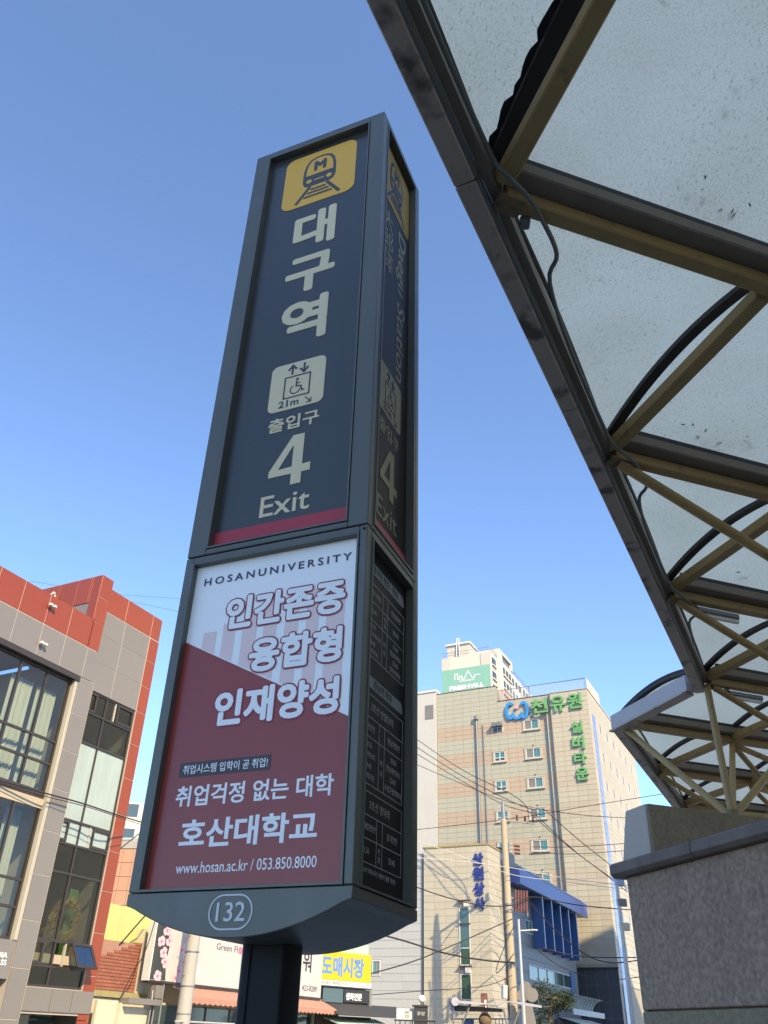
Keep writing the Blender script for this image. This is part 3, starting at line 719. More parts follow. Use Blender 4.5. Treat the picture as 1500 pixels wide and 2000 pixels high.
for i in range(-1, 4):                    # gusset plate at each edge node
    part('gusset', MB().bar(node(i, edge(i), -.012, 0, -.01), node(i, edge(i), -.012, 0, .09), .07, .012), M['gold_dirty'], can)
    part('junction_box', MB().bar(node(i, edge(i), -.018, .02, .115), node(i, edge(i), -.018, .06, .13), .035, .03), M['conduit'], can, bevel=.005)
def smooth_pts(pts, n=6):
    pts = [Vector(p) for p in pts]; out = []
    for i in range(len(pts) - 1):
        p0, p1, p2, p3 = pts[max(i - 1, 0)], pts[i], pts[i + 1], pts[min(i + 2, len(pts) - 1)]
        for k in range(n):
            t = k / n; out.append(.5 * ((2 * p1) + (p2 - p0) * t + (2 * p0 - 5 * p1 + 4 * p2 - p3) * t * t + (3 * p1 - p0 - 3 * p2 + p3) * t ** 3))
    out.append(pts[-1]); return out
inw = -out_e; along = (hv(AU) + hv(AV)).normalized()
cpts = []
for i in range(-1, 3):
    a = node(i, i, -.006); d = node(i + 1, i + 1, 0) - node(i, i, 0)
    cpts += [a + along * -.20 + inw * .035, a + along * -.10 + inw * .06 + Vector((0, 0, -.02)), a + along * .0 + inw * .10 + Vector((0, 0, -.03)), a + along * .10 + inw * .115 + Vector((0, 0, -.02)), a + along * .30 + inw * .12, a + along * .42 + inw * .06, a + d * .5 + inw * .032]
single('conduit_cable', 'grey conduit looping along the inner edge of the canopy', 'cable', MB().tube(smooth_pts(cpts, 5), .0085, 8), M['conduit'], smooth=True)
def lamp(i, label):
    r_ = thing('tube_lamp', label, 'lamp', node(i, edge(i), -.03, 0, .30), 'tube lamps on the canopy beams')
    a, b = node(i, edge(i), -.045, .02, .20), node(i, edge(i), -.045, .02, .52)
    part('lamp_body', MB().bar(a, b, .06, .035), M['galv'], r_, bevel=.006)
    part('diffuser', MB().tube([a + Vector((0, 0, -.024)), b + Vector((0, 0, -.024))], .018, 8), M['bulb'], r_, smooth=True)
    part('bracket', MB().bar(a + Vector((0, 0, .018)), a + Vector((0, 0, .05)), .03, .03), M['galv'], r_)
lamp(2, 'small tube lamp under the third canopy beam at the edge node')
lamp(3, 'small tube lamp under the beam at the canopy corner')

# dead leaves lying on the sheets against the gutters
lt = MB(); rl = random.Random(9)
for i, j, n_ in ((-.13, .62, 9), (-.10, .80, 8), (-.12, 1.18, 9), (-.16, 1.0, 3), (-.3, .95, 3), (-.45, .55, 4), (-.5, .85, 3), (-.28, 1.4, 3), (-.2, 1.6, 3), (.87, 1.30, 8), (.90, 1.45, 7), (.86, 1.62, 7), (.80, 1.85, 3), (.7, 1.5, 2), (1.88, 2.4, 5), (1.86, 2.7, 5), (-.6, .2, 3)):
    for k in range(n_):
        t_ = i % 1.0; p = node(i + rl.gauss(0, .03), j + rl.gauss(0, .06), roof(t_) + .006)
        d = Vector((rl.uniform(-1, 1), rl.uniform(-1, 1), 0)).normalized() * rl.uniform(.005, .017); w = Vector((-d.y, d.x, 0)) * rl.uniform(.25, .45)
        lt.add([p - d, p + w, p + d, p - w, p - d + Vector((0, 0, .003)), p + w + Vector((0, 0, .003)), p + d + Vector((0, 0, .003)), p - w + Vector((0, 0, .003))], [(0, 1, 2, 3), (7, 6, 5, 4), (0, 4, 5, 1), (1, 5, 6, 2), (2, 6, 7, 3), (3, 7, 4, 0)])
ll = make('leaf_litter', lt, M['lichen'], (0, 0, 0)); ll['kind'] = 'stuff'; ll['label'] = 'scattered dead leaves lying on the canopy sheets'; ll['category'] = 'leaves'

# ================================================================== added blocks out of view, invented to shade the sign and the street
def block(name, label, x0, x1, y0, y1, h, m_, floors):
    t = thing(name, label, 'building', ((x0 + x1) / 2, (y0 + y1) / 2, 0))
    part('wall', MB().box(G, x0, x1, 0, h, -y1, -y0), m_, t)
    for k in range(1, floors):
        z = h * k / floors
        part('window_band', MB().box(G, x0 + 1, x1 - 1, z - 1.3, z + .3, -y1 - .05, -y1 - .002), M['pane_dark'], t)
    part('roof_edge', MB().box(G, x0 - .3, x1 + .3, h, h + .6, -y1 - .3, -y0 + .3), M['pale_wall'], t)
block('shade_block_rear', 'added unseen station building on the plaza behind the pylon, facing its front', 4, 31, -40, -16, 29.5, M['blocker'], 7)
block('shade_block_right', 'added unseen block beyond the entrance canopy, casting shade on the lane', 20.5, 52, 42.5, 45, 41.5, M['blocker'], 11)

# ================================================================== the red and taupe building on the left
lb = thing('corner_building', 'taupe panel building with red parapet, red end column and dark framed windows', 'building', ST(-3, 0, -3))
LA = ST.shifted(0, .35); LBf = ST
# shell
part('back_wall', MB().box(ST, -8.6, .2, 0, 12.4, -6.2, -6.0), M['room'], lb)
part('end_wall', MB().box(ST, .03, .2, 0, 13.9, -5.99, -.06), M['taupe_panel'], lb)
part('roof_slab', MB().box(ST, -8.6, -2.9, 11.6, 11.8, -5.99, .28), M['room'], lb)
part('roof_slab', MB().box(ST, -2.88, .02, 13.2, 13.4, -5.99, -.06), M['room'], lb)
part('partition', MB().box(ST, -2.76, -2.68, 0, 11.55, -5.9, -.05), M['room'], lb)
for z in (3.22, 6.95):
    part('floor_slab', MB().box(ST, -8.6, -2.78, z - .15, z + .10, -5.99, .20), M['room'], lb)
for z in (3.30, 6.55, 10.75):
    part('floor_slab', MB().box(ST, -2.66, .02, z - .12, z + .10, -5.99, -.12), M['room'], lb)
part('backing', MB().box(LA, -8.5, -2.84, 10.70, 12.58, -.12, -.008), M['joint_white'], lb)
bk = MB()
for r in subtract([(-2.64, .19, 2.0, 14.08)], (-2.35, -.27, 2.61, 10.63)): bk.box(LBf, r[0], r[1], r[2], r[3], -.055, -.008)
part('backing', bk, M['joint_white'], lb)
part('backing', MB().box(LA, -3.27, -2.68, 0, 10.68, -.30, -.008), M['joint_white'], lb)
js = (-8.5, -7.85, -6.95, -6.05, -5.07, -4.16, -3.22)
RP, TP = M['red_panel'], M['taupe_panel']
clad(lb, LA, js, (11.655, 12.6), [], lambda u, z: RP, -.03, 0, .015, 'red_panel')
clad(lb, LA, js + (-2.78,), (10.685, 11.645), [], lambda u, z: TP, -.03, 0, .014, 'panel')
pz = [0, .75, 1.85, 2.96, 4.06, 5.16, 6.27, 7.38, 8.48, 9.58, 10.68]
clad(lb, LA, (-3.28, -2.66), pz, [], lambda u, z: TP, -.03, 0, .018, 'panel')
part('pillar_return', MB().box(LA, -2.655, -2.645, 0, 10.68, -.33, -.002), M['alu_cream'], lb)
clad(lb, LBf, (-2.62, -1.6, -.285, .2), (13.275, 14.1), [], lambda u, z: RP, -.03, 0, .015, 'red_panel')
clad(lb, LBf, (-2.62, -1.52, -.275), (10.63, 11.54, 12.455, 13.265), [], lambda u, z: TP, -.03, 0, .012, 'panel')
clad(lb, LBf, (-.255, .22), (0, .8, 1.9, 2.97, 4.06, 5.17, 6.28, 7.36, 8.47, 9.56, 10.64, 11.54, 12.455, 13.255), [], lambda u, z: RP, -.03, 0, .015, 'red_panel')
clad(lb, LBf, (-2.62, -1.39, -.62, .2), (2.05, 2.60), [], lambda u, z: TP, .002, .03, .018, 'panel')
# red stair tower between the two halves: front pier and the side that faces the street corner
TW = Frame(tuple(LA(-3.3, 0)[:2]), 116.5 + 180, 206.5)            # u runs back from the front edge
part('tower_core', MB().box(LA, -3.26, -2.82, 11.66, 14.1, -2.7, -.008), M['joint_white'], lb)
clad(lb, LA, (-3.29, -2.785), (11.655, 12.55, 13.40, 14.17), [], lambda u, z: RP, -.03, 0, .015, 'red_panel')
clad(lb, TW, (.0, .44, 1.81, 2.73), (12.62, 14.17), [(.36, 1.02, 12.70, 13.22)], lambda u, z: RP, -.03, 0, .015, 'red_panel')
part('vent_recess', MB().box(TW, .37, 1.01, 12.71, 13.21, -.031, -.02), M['taupe_panel'], lb)
# glazing: frames, panes
def glazing(name, fr, us, zs, bars, deep, gm, fm, parent, skip=(), bw=.05, face=.07, gfn=None):
    u0, u1, z0, z1 = us[0], us[-1], zs[0], zs[-1]
    wnd = part(name, MB().box(fr, u0, u0 + bw, z0, z1, -deep - face, -deep), fm, parent)
    part('frame_bar', MB().box(fr, u1 - bw, u1, z0, z1, -deep - face, -deep), fm, wnd)
    for z in (z0 + bw / 2, z1 - bw / 2): part('frame_bar', MB().box(fr, u0 + bw + .001, u1 - bw - .001, z - bw / 2, z + bw / 2, -deep - face, -deep + .002), fm, wnd)
    for z in zs[1:-1]: part('transom', MB().box(fr, u0 + bw + .001, u1 - bw - .001, z - bw / 2, z + bw / 2, -deep - face, -deep + .006), fm, wnd)
    for u in us[1:-1]:
        for a, b in zip(zs[:-1], zs[1:]): part('mullion', MB().box(fr, u - bw / 2, u + bw / 2, a + bw / 2 + .001, b - bw / 2 - .001, -deep - face, -deep), fm, wnd)
    for i in range(len(us) - 1):
        for j in range(len(zs) - 1):
            if (i, j) in skip: continue
            g = gfn(i, j) if gfn else gm
            piece('pane', wnd, fr, us[i] + bw * .4, us[i + 1] - bw * .4, zs[j] + bw * .4, zs[j + 1] - bw * .4, -deep - face * .6, -deep - face * .6 + .012, g, 0)
    return wnd
glazing('window', LA, (-8.3, -7.24, -6.27, -5.30, -4.33, -3.40), (3.57, 4.32, 4.97, 7.12), None, .16, M['glass'], M['win_brown'], lb, bw=.065)
glazing('window', LA, (-8.3, -7.24, -6.27, -5.30, -4.33, -3.40), (7.20, 8.0, 8.64, 10.52), None, .16, M['glass'], M['win_brown'], lb, bw=.065)
part('window_head', MB().box(LA, -8.3, -3.26, 10.525, 10.675, -.23, .02), M['win_brown'], lb)
part('jamb_strip', MB().box(LA, -3.395, -3.285, 3.57, 10.52, -.22, -.02), M['alu_cream'], lb)
part('dark_mullion', MB().box(LA, -8.3, -3.40, 7.125, 7.195, -.22, -.15), M['win_brown'], lb)  # dark mullion band between the two glazings
sg = part('sign_band', MB().box(LA, -8.4, -3.30, 2.70, 3.56, -.15, -.04), TP, lb)
text('lettering', 'UDIA', sg, LA, -3.93, 3.15, -3.46, 3.27, -.038, -.03, M['letter_white'], .004)
text('lettering', 'SS', sg, LA, -3.62, 2.99, -3.44, 3.11, -.038, -.03, M['letter_white'], .004)
part('shop_window', MB().box(LA, -8.4, -3.30, .1, 2.69, -.5, -.3), M['pane_dark'], lb)
part('doorway', MB().box(LBf, -2.6, -.28, 0, 2.04, -1.2, -.9), M['pane_dark'], lb)
gB = lambda i, j: M['frosted'] if j in (4, 5) else M['glass']
wB = glazing('window', LBf, (-2.35, -1.56, -.27), (2.61, 3.10, 3.72, 5.41, 6.17, 6.80, 9.04, 9.95, 10.63), None, .05, M['glass'], M['win_brown'], lb, skip=((1, 1),), bw=.06, gfn=gB)
for u0, u1, z0, z1 in ((-2.32, -2.02, 10.03, 10.56), (-1.02, -.33, 10.03, 10.56), (-2.32, -2.05, 6.25, 6.74), (-1.00, -.33, 6.25, 6.74), (-2.32, -1.98, 3.17, 3.66)):   # opening sashes
    part('sash', MB().ribbon([(u0, z0), (u1, z0), (u1, z1), (u0, z1)], .07, LBf, -.075, -.035, True), M['win_brown'], wB)
for u, z0, z1 in ((-1.14, 10.0, 10.6), (-1.14, 6.2, 6.77), (-1.16, 3.13, 3.69)): part('mullion', MB().box(LBf, u - .025, u + .025, z0, z1, -.118, -.052), M['alu_cream'], wB)
# top-hung sash standing open
c = LBf.shifted(0, 0); tilt = .55
def sash_pt(u, h, d): return LBf(u, 3.70 - h * math.cos(tilt) + d * math.sin(tilt), .02 + h * math.sin(tilt) + d * math.cos(tilt))
class SF:
    def __call__(s, u, h, d): return sash_pt(u, h, d)
part('open_sash', MB().ribbon([(-1.02, .03), (-.30, .03), (-.30, .66), (-1.02, .66)], .075, SF(), 0, .04, True), M['win_brown'], wB)
part('open_pane', MB().prism([(-.99, .06), (-.33, .06), (-.33, .63), (-.99, .63)], SF(), .014, .022), M['glass_dark'], wB)
# fittings
for fr_, u, z in ((LA, -5.02, 12.25), (LA, -4.98, 11.05)):
    fl = thing('floodlight', 'small white twin floodlight on the %s panels of the left building' % ('red' if z > 12 else 'taupe'), 'lamp', fr_(u, z, .02))
    part('arm', MB().box(fr_, u - .015, u + .015, z - .02, z + .02, .001, .10), M['paint_white'], fl)
    for s in (-1, 1): part('lamp_head', MB().box(fr_, u + s * .075 - .05, u + s * .075 + .05, z - .05, z + .03, .06, .16), M['paint_white'], fl, bevel=.012)
cm = thing('security_camera', 'white camera on the side of the red stair tower', 'camera', TW(1.95, 13.75, .05))
part('camera_body', MB().tube([TW(1.85, 13.80, .16), TW(2.08, 13.68, .16)], .05, 10), M['paint_white'], cm)
part('bracket', MB().box(TW, 1.93, 1.97, 13.70, 13.80, .001, .13), M['paint_white'], cm)
# curtains behind the upper left glazing and things behind the narrow glazing
def curtain(label, fr, u0, u1, z0, z1, n, slant=0.0, group='white curtains behind the left glazing'):
    mb = MB(); k = 36; P = []
    for i in range(k + 1):
        t = i / k
        for q in range(5):
            s = q / 4; sag = .10 * math.sin(t * math.pi * 3) * s * .3
            P.append(fr(u0 + (u1 - u0) * t, z1 + slant * t + (z0 - z1 - slant * t) * s, n + .045 * math.sin(t * 46 + 1.7 * math.sin(t * 9)) * (.5 + .5 * s)))
    mb.add(P, [(i * 5 + q, i * 5 + q + 1, (i + 1) * 5 + q + 1, (i + 1) * 5 + q) for i in range(k) for q in range(4)])
    return single('curtain', label, 'curtain', mb, M['curtain'], smooth=True, group=group)
curtain('white curtain at the right edge of the upper left window', LA, -4.25, -3.50, 7.25, 10.12, -.55)
curtain('white pleated curtain in the second bay of the upper left window', LA, -5.22, -4.42, 7.25, 10.15, -.55)
curtain('white pleated curtain in the third bay of the upper left window', LA, -6.50, -5.72, 7.25, 10.15, -.55)
curtain('white curtain at the left edge of the picture in the upper window', LA, -7.6, -6.75, 7.25, 10.15, -.55)
curtain('pale curtain in the lower left window under the dark mullion', LA, -4.1, -3.55, 3.7, 6.85, -.7)
vs = thing('vase', 'white vase of yellow flowers behind the narrow window of the left building', 'vase', LBf(-2.02, 3.41, -.6))
part('vase_body', MB().tube([LBf(-2.02, z, -.6) for z in (3.42, 3.6, 3.85, 4.05, 4.15)], [.09, .17, .19, .13, .09], 14), M['vase'], vs, smooth=True)
fm_ = MB()
for k in range(90):
    c_ = LBf(-2.02, 4.3, -.6) + Vector((random.gauss(0, .11), random.gauss(0, .11), random.gauss(0, .10))); r_ = .05
    fm_.add([c_ + Vector((random.uniform(-r_, r_), random.uniform(-r_, r_), random.uniform(-r_, r_))) for _ in range(3)], [(0, 1, 2)])
part('bouquet', fm_, M['flower_gold'], vs)
wr = MB()
for k in range(500):
    a = random.uniform(0, 6.283); rr = .48 + random.gauss(0, .07); c_ = LBf(-.98 + rr * math.cos(a), 4.32 + rr * .95 * math.sin(a), -.5 + random.gauss(0, .05)); d_ = Vector((random.uniform(-1, 1), random.uniform(-1, 1), random.uniform(-1, 1))).normalized() * .14
    wr.add([c_ - d_, c_ + d_, c_ + d_.cross(Vector((.3, .5, .8))) * .25], [(0, 1, 2)])
single('straw_wreath', 'big straw wreath behind the narrow window of the left building', 'wreath', wr, M['straw'])
single('green_screen', 'green partition behind the narrow window of the left building', 'screen', MB().box(LBf, -.62, -.30, 3.45, 5.2, -.9, -.85).box(LBf, -1.9, -1.55, 3.45, 5.2, -1.5, -1.45), M['room_green'])

# ================================================================== the row of low shops along the street
sh = thing('flower_shop', 'low shop building under the long pale flower sign', 'building', ST(8, 0, -3))
part('wall', MB().box(ST, 2.5, 13.0, 0, 4.45, -6, -.4), M['cream_wall'], sh)
for k in range(7): part('shop_pane', MB().box(ST, 3.3 + k * 1.4, 4.6 + k * 1.4, .5, 2.42, -.38, -.34), M['pane_dark'], sh)
for k in range(8): part('shop_post', MB().box(ST, 3.2 + k * 1.4, 3.28 + k * 1.4, 0, 2.44, -.39, -.32), M['win_brown'], sh)
part('shelf_rail', MB().tube([ST(2.9, 1.98, .9), ST(13.2, 1.98, .9)], .03, 6), M['rail_white'], sh)
fs_ = thing('flower_shop_sign', 'long pale sign board with pink orchids reading Green Flower', 'sign', ST(7.6, 3.0, .1))
part('board', MB().box(ST, 2.34, 13.02, 3.03, 4.60, -.12, .12), M['sign_pale'], fs_, bevel=.01)
part('edge_trim', MB().box(ST, 2.28, 2.335, 3.01, 4.62, -.13, .14), M['paint_white'], fs_)
part('edge_trim', MB().box(ST, 2.34, 13.03, 2.97, 3.028, -.13, .14), M['win_brown'], fs_)
op = part('orchid_print', MB().box(ST, 2.36, 2.96, 3.05, 4.58, .1205, .1225), M['sign_dark'], fs_)
part('orchid_print', MB().prism([(2.965, 3.05), (3.12, 3.05), (3.02, 3.6), (3.10, 4.0), (3.0, 4.58), (2.965, 4.58)], ST, .1205, .1225), M['sign_dark'], fs_)
rs = random.Random(5); k_ = 0
for (fu, fz) in ((2.72, 3.15), (2.98, 3.55), (2.85, 3.80), (2.66, 4.10), (2.86, 4.42), (3.05, 4.15), (3.74, 3.35), (3.90, 3.62), (3.72, 3.95), (3.95, 4.25), (4.05, 4.48), (3.60, 3.15)):
    for q in range(5):
        a = q * 1.2566 + rs.random(); r_ = .155 if fu < 3.3 else .12
        part('petal', MB().prism(disc(fu + r_ * .62 * math.cos(a), fz + r_ * .62 * math.sin(a), r_ * .62, 9, r_ * .5), ST, .1232 + k_ * .00012, .1236 + k_ * .00012), M['petal'], fs_); k_ += 1
    part('petal_core', MB().prism(disc(fu, fz, .05, 8), ST, .1232 + k_ * .00012, .1236 + k_ * .00012), M['petal_deep'], fs_); k_ += 1
text('lettering', 'Green Fl', fs_, ST, 5.60, 4.13, 6.88, 4.33, .1205, .1225, M['ink_black'], .002)
for q in range(5): part('flower_mark', MB().prism(disc(7.05 + .075 * math.cos(q * 1.2566 + .3), 4.215 + .075 * math.sin(q * 1.2566 + .3), .055, 10), ST, .1205 + q * .0002, .1215 + q * .0002), M['petal_deep'], fs_)
text('lettering', 'w', fs_, ST, 7.20, 4.13, 7.42, 4.27, .1205, .1225, M['ink_black'], .002)
text('lettering', '워', fs_, ST, 11.45, 3.86, 12.12, 4.62 - .04, .1205, .1225, M['ink_black'], .02)
text('lettering', '423-8289', fs_, ST, 11.50, 3.22, 12.66, 3.41, .1205, .1225, M['ink_black'], .006)
def awning(name, label, fr, u0, u1, z1, z0, d, m_, val=.16, stripes=None, letters=None):
    a = thing(name, label, 'awning', fr((u0 + u1) / 2, z0, 0))
    part('canopy_cloth', MB().add([fr(u0, z1, 0), fr(u1, z1, 0), fr(u1, z0, d), fr(u0, z0, d), fr(u0, z1 + .02, 0), fr(u1, z1 + .02, 0), fr(u1, z0 + .02, d), fr(u0, z0 + .02, d)], [(0, 1, 2, 3), (7, 6, 5, 4), (0, 4, 5, 1), (3, 2, 6, 7), (0, 3, 7, 4), (1, 5, 6, 2)]), m_, a)
    if val:
        n = max(3, int((u1 - u0) / .28)); pl = [(u0, z0 + .01), (u1, z0 + .01)]
        for k in range(n, 0, -1):
            ua = u0 + (u1 - u0) * k / n; ub = u0 + (u1 - u0) * (k - .5) / n; pl += [(ua, z0 - val * .72), (ub, z0 - val)]
        pl.append((u0, z0 - val * .72)); part('valance', MB().prism(pl, fr, d + .001, d + .014), m_, a)
    part('awning_bar', MB().tube([fr(u0, z0 - .01, d - .02), fr(u1, z0 - .01, d - .02)], .018, 6), M['rail_white'], a)
    if stripes:
        n = int((u1 - u0) / .24)
        for k in range(0, n, 2):
            a0 = u0 + (u1 - u0) * k / n; a1 = u0 + (u1 - u0) * (k + 1) / n; e = Vector((0, 0, .024))
            part('stripe', MB().add([fr(a0, z1, .01) + e, fr(a1, z1, .01) + e, fr(a1, z0, d) + e, fr(a0, z0, d) + e, fr(a0, z1, .01) + e * 1.2, fr(a1, z1, .01) + e * 1.2, fr(a1, z0, d) + e * 1.2, fr(a0, z0, d) + e * 1.2], [(0, 1, 2, 3), (7, 6, 5, 4), (0, 4, 5, 1), (3, 2, 6, 7), (0, 3, 7, 4), (1, 5, 6, 2)]), stripes, a)
    return a
aw = awning('shop_awning', 'long faded salmon awning under the pale flower sign', ST, 3.6, 13.3, 2.95, 2.62, .75, M['awning_salmon'], .17)
part('awning_head', MB().tube([ST(3.6, 2.97, .03), ST(13.3, 2.97, .03)], .035, 8), M['alu_cream'], aw)
Yf = Frame(tuple(ST(13.05, 0, 0)[:2]), 48, 138)
sh2 = thing('market_shop', 'low pale green shop building behind the yellow market sign', 'building', Yf(1.4, 0, -2))
part('wall', MB().box(Yf, .02, 2.85, 0, 5.15, -4, -.25), M['awning_green'], sh2)
part('dark_front', MB().box(Yf, .05, 2.8, .2, 3.4, -.24, -.16), M['win_brown'], sh2)
part('corner_post', MB().box(Yf, 2.68, 2.80, 0, 3.42, -.15, .1), M['sign_grey'], sh2)
ys = thing('market_sign', 'bright yellow sign board with blue Korean lettering', 'sign', Yf(1.35, 3.5, .1))
part('board', MB().box(Yf, -.03, 2.73, 3.70, 4.74, -.1, .1), M['sign_yellow'], ys, bevel=.008)
part('phone_strip', MB().box(Yf, -.03, 2.75, 3.50, 3.695, -.1, .1), M['paint_white'], ys)
part('edge_trim', MB().box(Yf, -.05, 2.77, 3.455, 3.497, -.1, .12), M['win_brown'], ys)
text('lettering', '도매시장', ys, Yf, .0, 3.84, 2.32, 4.58, .1005, .106, M['sign_blue'], .035)
text('lettering', '421-6019', ys, Yf, .04, 3.55, .52, 3.66, .1005, .104, M['red_ink'], .01)
text('lettering', 'FAX', ys, Yf, .64, 3.55, .86, 3.66, .1005, .104, M['ink_black'], .01)
text('lettering', '427-9110', ys, Yf, .88, 3.55, 1.42, 3.66, .1005, .104, M['red_ink'], .01)
bs = thing('fresh_flower_sign', 'narrow black sign with white Korean letters under the yellow board', 'sign', Yf(1.4, 2.9, 0))
part('board', MB().box(Yf, 1.30, 2.66, 2.95, 3.42, -.10, .06), M['ink_black'], bs)
part('board', MB().box(Yf, .18, 1.26, 2.92, 3.42, -.10, .05), M['pane_dark'], bs)
text('lettering', '생화전문', bs, Yf, 1.40, 3.03, 2.28, 3.29, .0605, .066, M['letter_white'], .015)
awning('shop_awning', 'black sloping awning to the right of the narrow black sign', Yf, .28, 4.3, 2.88, 2.45, 1.0, M['awning_black'], 0)
awning('striped_awning', 'green and white striped awning below the black one', Yf, .3, 3.1, 2.38, 2.02, 1.5, M['awning_white'], .12, stripes=M['awning_green'])

# house fragment between the left building and the flower shop
hs = thing('brick_house', 'red brick wall and lime green gable beside the left building', 'building', ST(1.6, 0, -2.5))
HF = ST.shifted(0, -.5)
part('wall_core', MB().box(HF, .45, 3.0, 0, 4.0, -1.2, -.03), M['mortar'], hs)
rows = 15
for j in range(rows):
    z0 = 2.70 + j * .09
    for k in range(14):
        u0 = .42 + k * .20 + (.10 if j % 2 else 0); u1 = u0 + .19
        if u1 > 2.95 or z0 + .08 > 3.50 + (u0 - .4) * .30: continue
        piece('brick', hs, HF, u0, u1, z0, z0 + .078, -.03, 0, M['brick'], .004)
part('eaves', MB().box(HF, .40, 3.0, 2.52, 2.68, -.1, .12), M['lichen'], hs)
part('gable_wall', MB().prism([(.35, 3.45), (.35, 5.02), (3.4, 5.0), (3.4, 4.35)], HF, -.9, -.25), M['lime_wall'], hs)
part('lower_wall', MB().box(HF, .45, 3.0, 0, 2.50, -.02, .05), M['cream_wall'], hs)
gt = thing('cream_gate', 'cream metal gate panel under a grey rail left of the concrete pole', 'gate', ST(2.0, 0, .1))
part('gate_leaf', MB().box(ST, 1.40, 2.62, .1, 2.30, .0, .06), M['cream_wall'], gt, bevel=.01)
part('gate_post', MB().box(ST, 1.28, 1.385, 0, 2.38, -.02, .10), M['cream_wall'], gt)
part('gate_rail', MB().box(ST, 1.35, 2.80, 2.36, 2.52, -.02, .35), M['taupe_panel'], gt, bevel=.01)
part('side_wall', MB().box(ST, .42, 1.27, .0, 2.42, -.1, 0), M['cream_wall'], gt)
ob = thing('orange_building', 'orange tiled building with green roof letters seen behind the left building', 'building', far(262, 1900, 44) * 1.0)
ob.location.z = 0; LOC[ob.name] = Vector(ob.location)
OF = Frame(tuple(far(262, 1900, 42)[:2]), 100, 190)
part('wall', MB().box(OF, -4, 4, 0, 8.9, -5, -.05), M['orange_tile'], ob)
zt = 8.9
for k in range(10):
    for j in range(6):
        piece('tile', ob, OF, -2.5 + k * .5, -2.5 + k * .5 + .485, 5.3 + j * .6, 5.3 + j * .6 + .585, -.05, 0, M['orange_tile'], .004)
part('parapet', MB().box(OF, -4, 4, 8.905, 9.25, -5, .03), M['concrete_grey'], ob)
part('sign_rail', MB().box(OF, -3, 3, 9.35, 9.45, -.4, -.3), M['rail_white'], ob)
text('roof_letter', '백', ob, OF, -.95, 9.30, -.02, 10.65, -.28, -.1, M['green_letter'], .03)
text('roof_letter', '화', ob, OF, .12, 9.30, 1.05, 10.65, -.28, -.1, M['green_letter'], .03)
bb = thing('pale_block', 'pale apartment block just showing behind the green roof letters', 'building', far(262, 1900, 110)); bb.location.z = 0; LOC[bb.name] = Vector(bb.location)
BF = Frame(tuple(far(262, 1900, 110)[:2]), 80, 170)
part('wall', MB().box(BF, -9, 9, 0, 25.9, -8, 0), M['apt_cream'], bb)
for k in range(8):
    for j in range(4): part('window', MB().box(BF, -8.2 + k * 2.1, -6.9 + k * 2.1, 15.5 + j * 2.9, 17 + j * 2.9, .001, .05), M['pane_dark'], bb)

# concrete street pole in front of the flower sign
cp = thing('concrete_pole', 'round concrete street pole in front of the orchid sign', 'pole', ST(3.45, 0, .75))
cpb = ST(3.45, 0, .75)
part('shaft', MB().tube([cpb, cpb + Vector((0, 0, 2.15)), cpb + Vector((0, 0, 9.5))], [.235, .225, .16], 20), M['concrete_grey'], cp, smooth=True)
for z in (2.16, 2.9, 3.85): part('strap', MB().tube([cpb + Vector((0, 0, z)), cpb + Vector((0, 0, z + .035))], .232, 20), M['galv'], cp)
for z, s in ((2.55, 1), (3.2, -1), (3.75, 1), (4.3, -1)): part('step_bolt', MB().tube([cpb + ST.d * .2 * s + Vector((0, 0, z)), cpb + ST.d * .36 * s + Vector((0, 0, z))], .012, 6), M['galv'], cp)
part('sticker', MB().box(ST, 3.50, 3.62, 3.15, 3.5, .965, .985), M['paint_white'], cp)
mb_ = thing('meter_cabinet', 'cream meter box and pipes under the orchid sign by the concrete pole', 'cabinet', ST(2.9, 0, .1))
part('box', MB().box(ST, 2.62, 2.95, 2.55, 2.90, .01, .25), M['taupe_panel'], mb_, bevel=.01)
for k, u in enumerate((2.52, 2.68, 3.0)): part('pipe', MB().tube([ST(u, 0, .2), ST(u, 2.5 + .2 * k, .2), ST(u + .1, 2.75 + .1 * k, .1)], .03, 8), M['galv'], mb_)

# ================================================================== pale sided building left of the blue-lettered one
MP = (62 * math.sin(R(7.39)), 62 * math.cos(R(7.39)))
MF = Frame(MP, -63.5, 206.5)             # front of the blue-lettered building, u runs left
MR = Frame(MP, 26.5, 116.5)              # its side along the lane
wb2 = thing('sided_building', 'pale grey building with horizontal siding between the yellow sign and the blue-lettered building', 'building', MF(8, 0, -4))
WF = MF.shifted(0, -.25)
part('wall', MB().box(WF, 4.92, 13.5, 0, 13.15, -8, -.02), M['siding'], wb2)
z = 0.0; k = 0
while z < 13.0:
    h = .52 if k % 2 else .50
    for u0, u1 in ((4.93, 6.6), (6.6, 9.15), (9.15, 13.5)):
        for r in subtract([(u0, u1, z, z + h)], (8.25, 8.95, 5.45, 6.45)):
            piece('siding_plank', wb2, WF, r[0] + .004, r[1] - .004, r[2] + .012, r[3] - .012, -.05, 0, M['siding'], .006)
    z += h; k += 1
wn_ = part('window', MB().ribbon([(8.31, 5.51), (8.89, 5.51), (8.89, 6.39), (8.31, 6.39)], .07, WF, -.045, .04, True), M['paint_white'], wb2)
part('pane', MB().box(WF, 8.35, 8.60, 5.55, 6.35, -.03, -.01), M['pane_grey'], wn_); part('pane', MB().box(WF, 8.63, 8.85, 5.55, 6.35, -.03, -.005), M['pane_teal'], wn_)
part('downpipe', MB().tube([WF(5.05, 0, .06), WF(5.05, 13.1, .06)], .05, 8), M['sign_grey'], wb2)

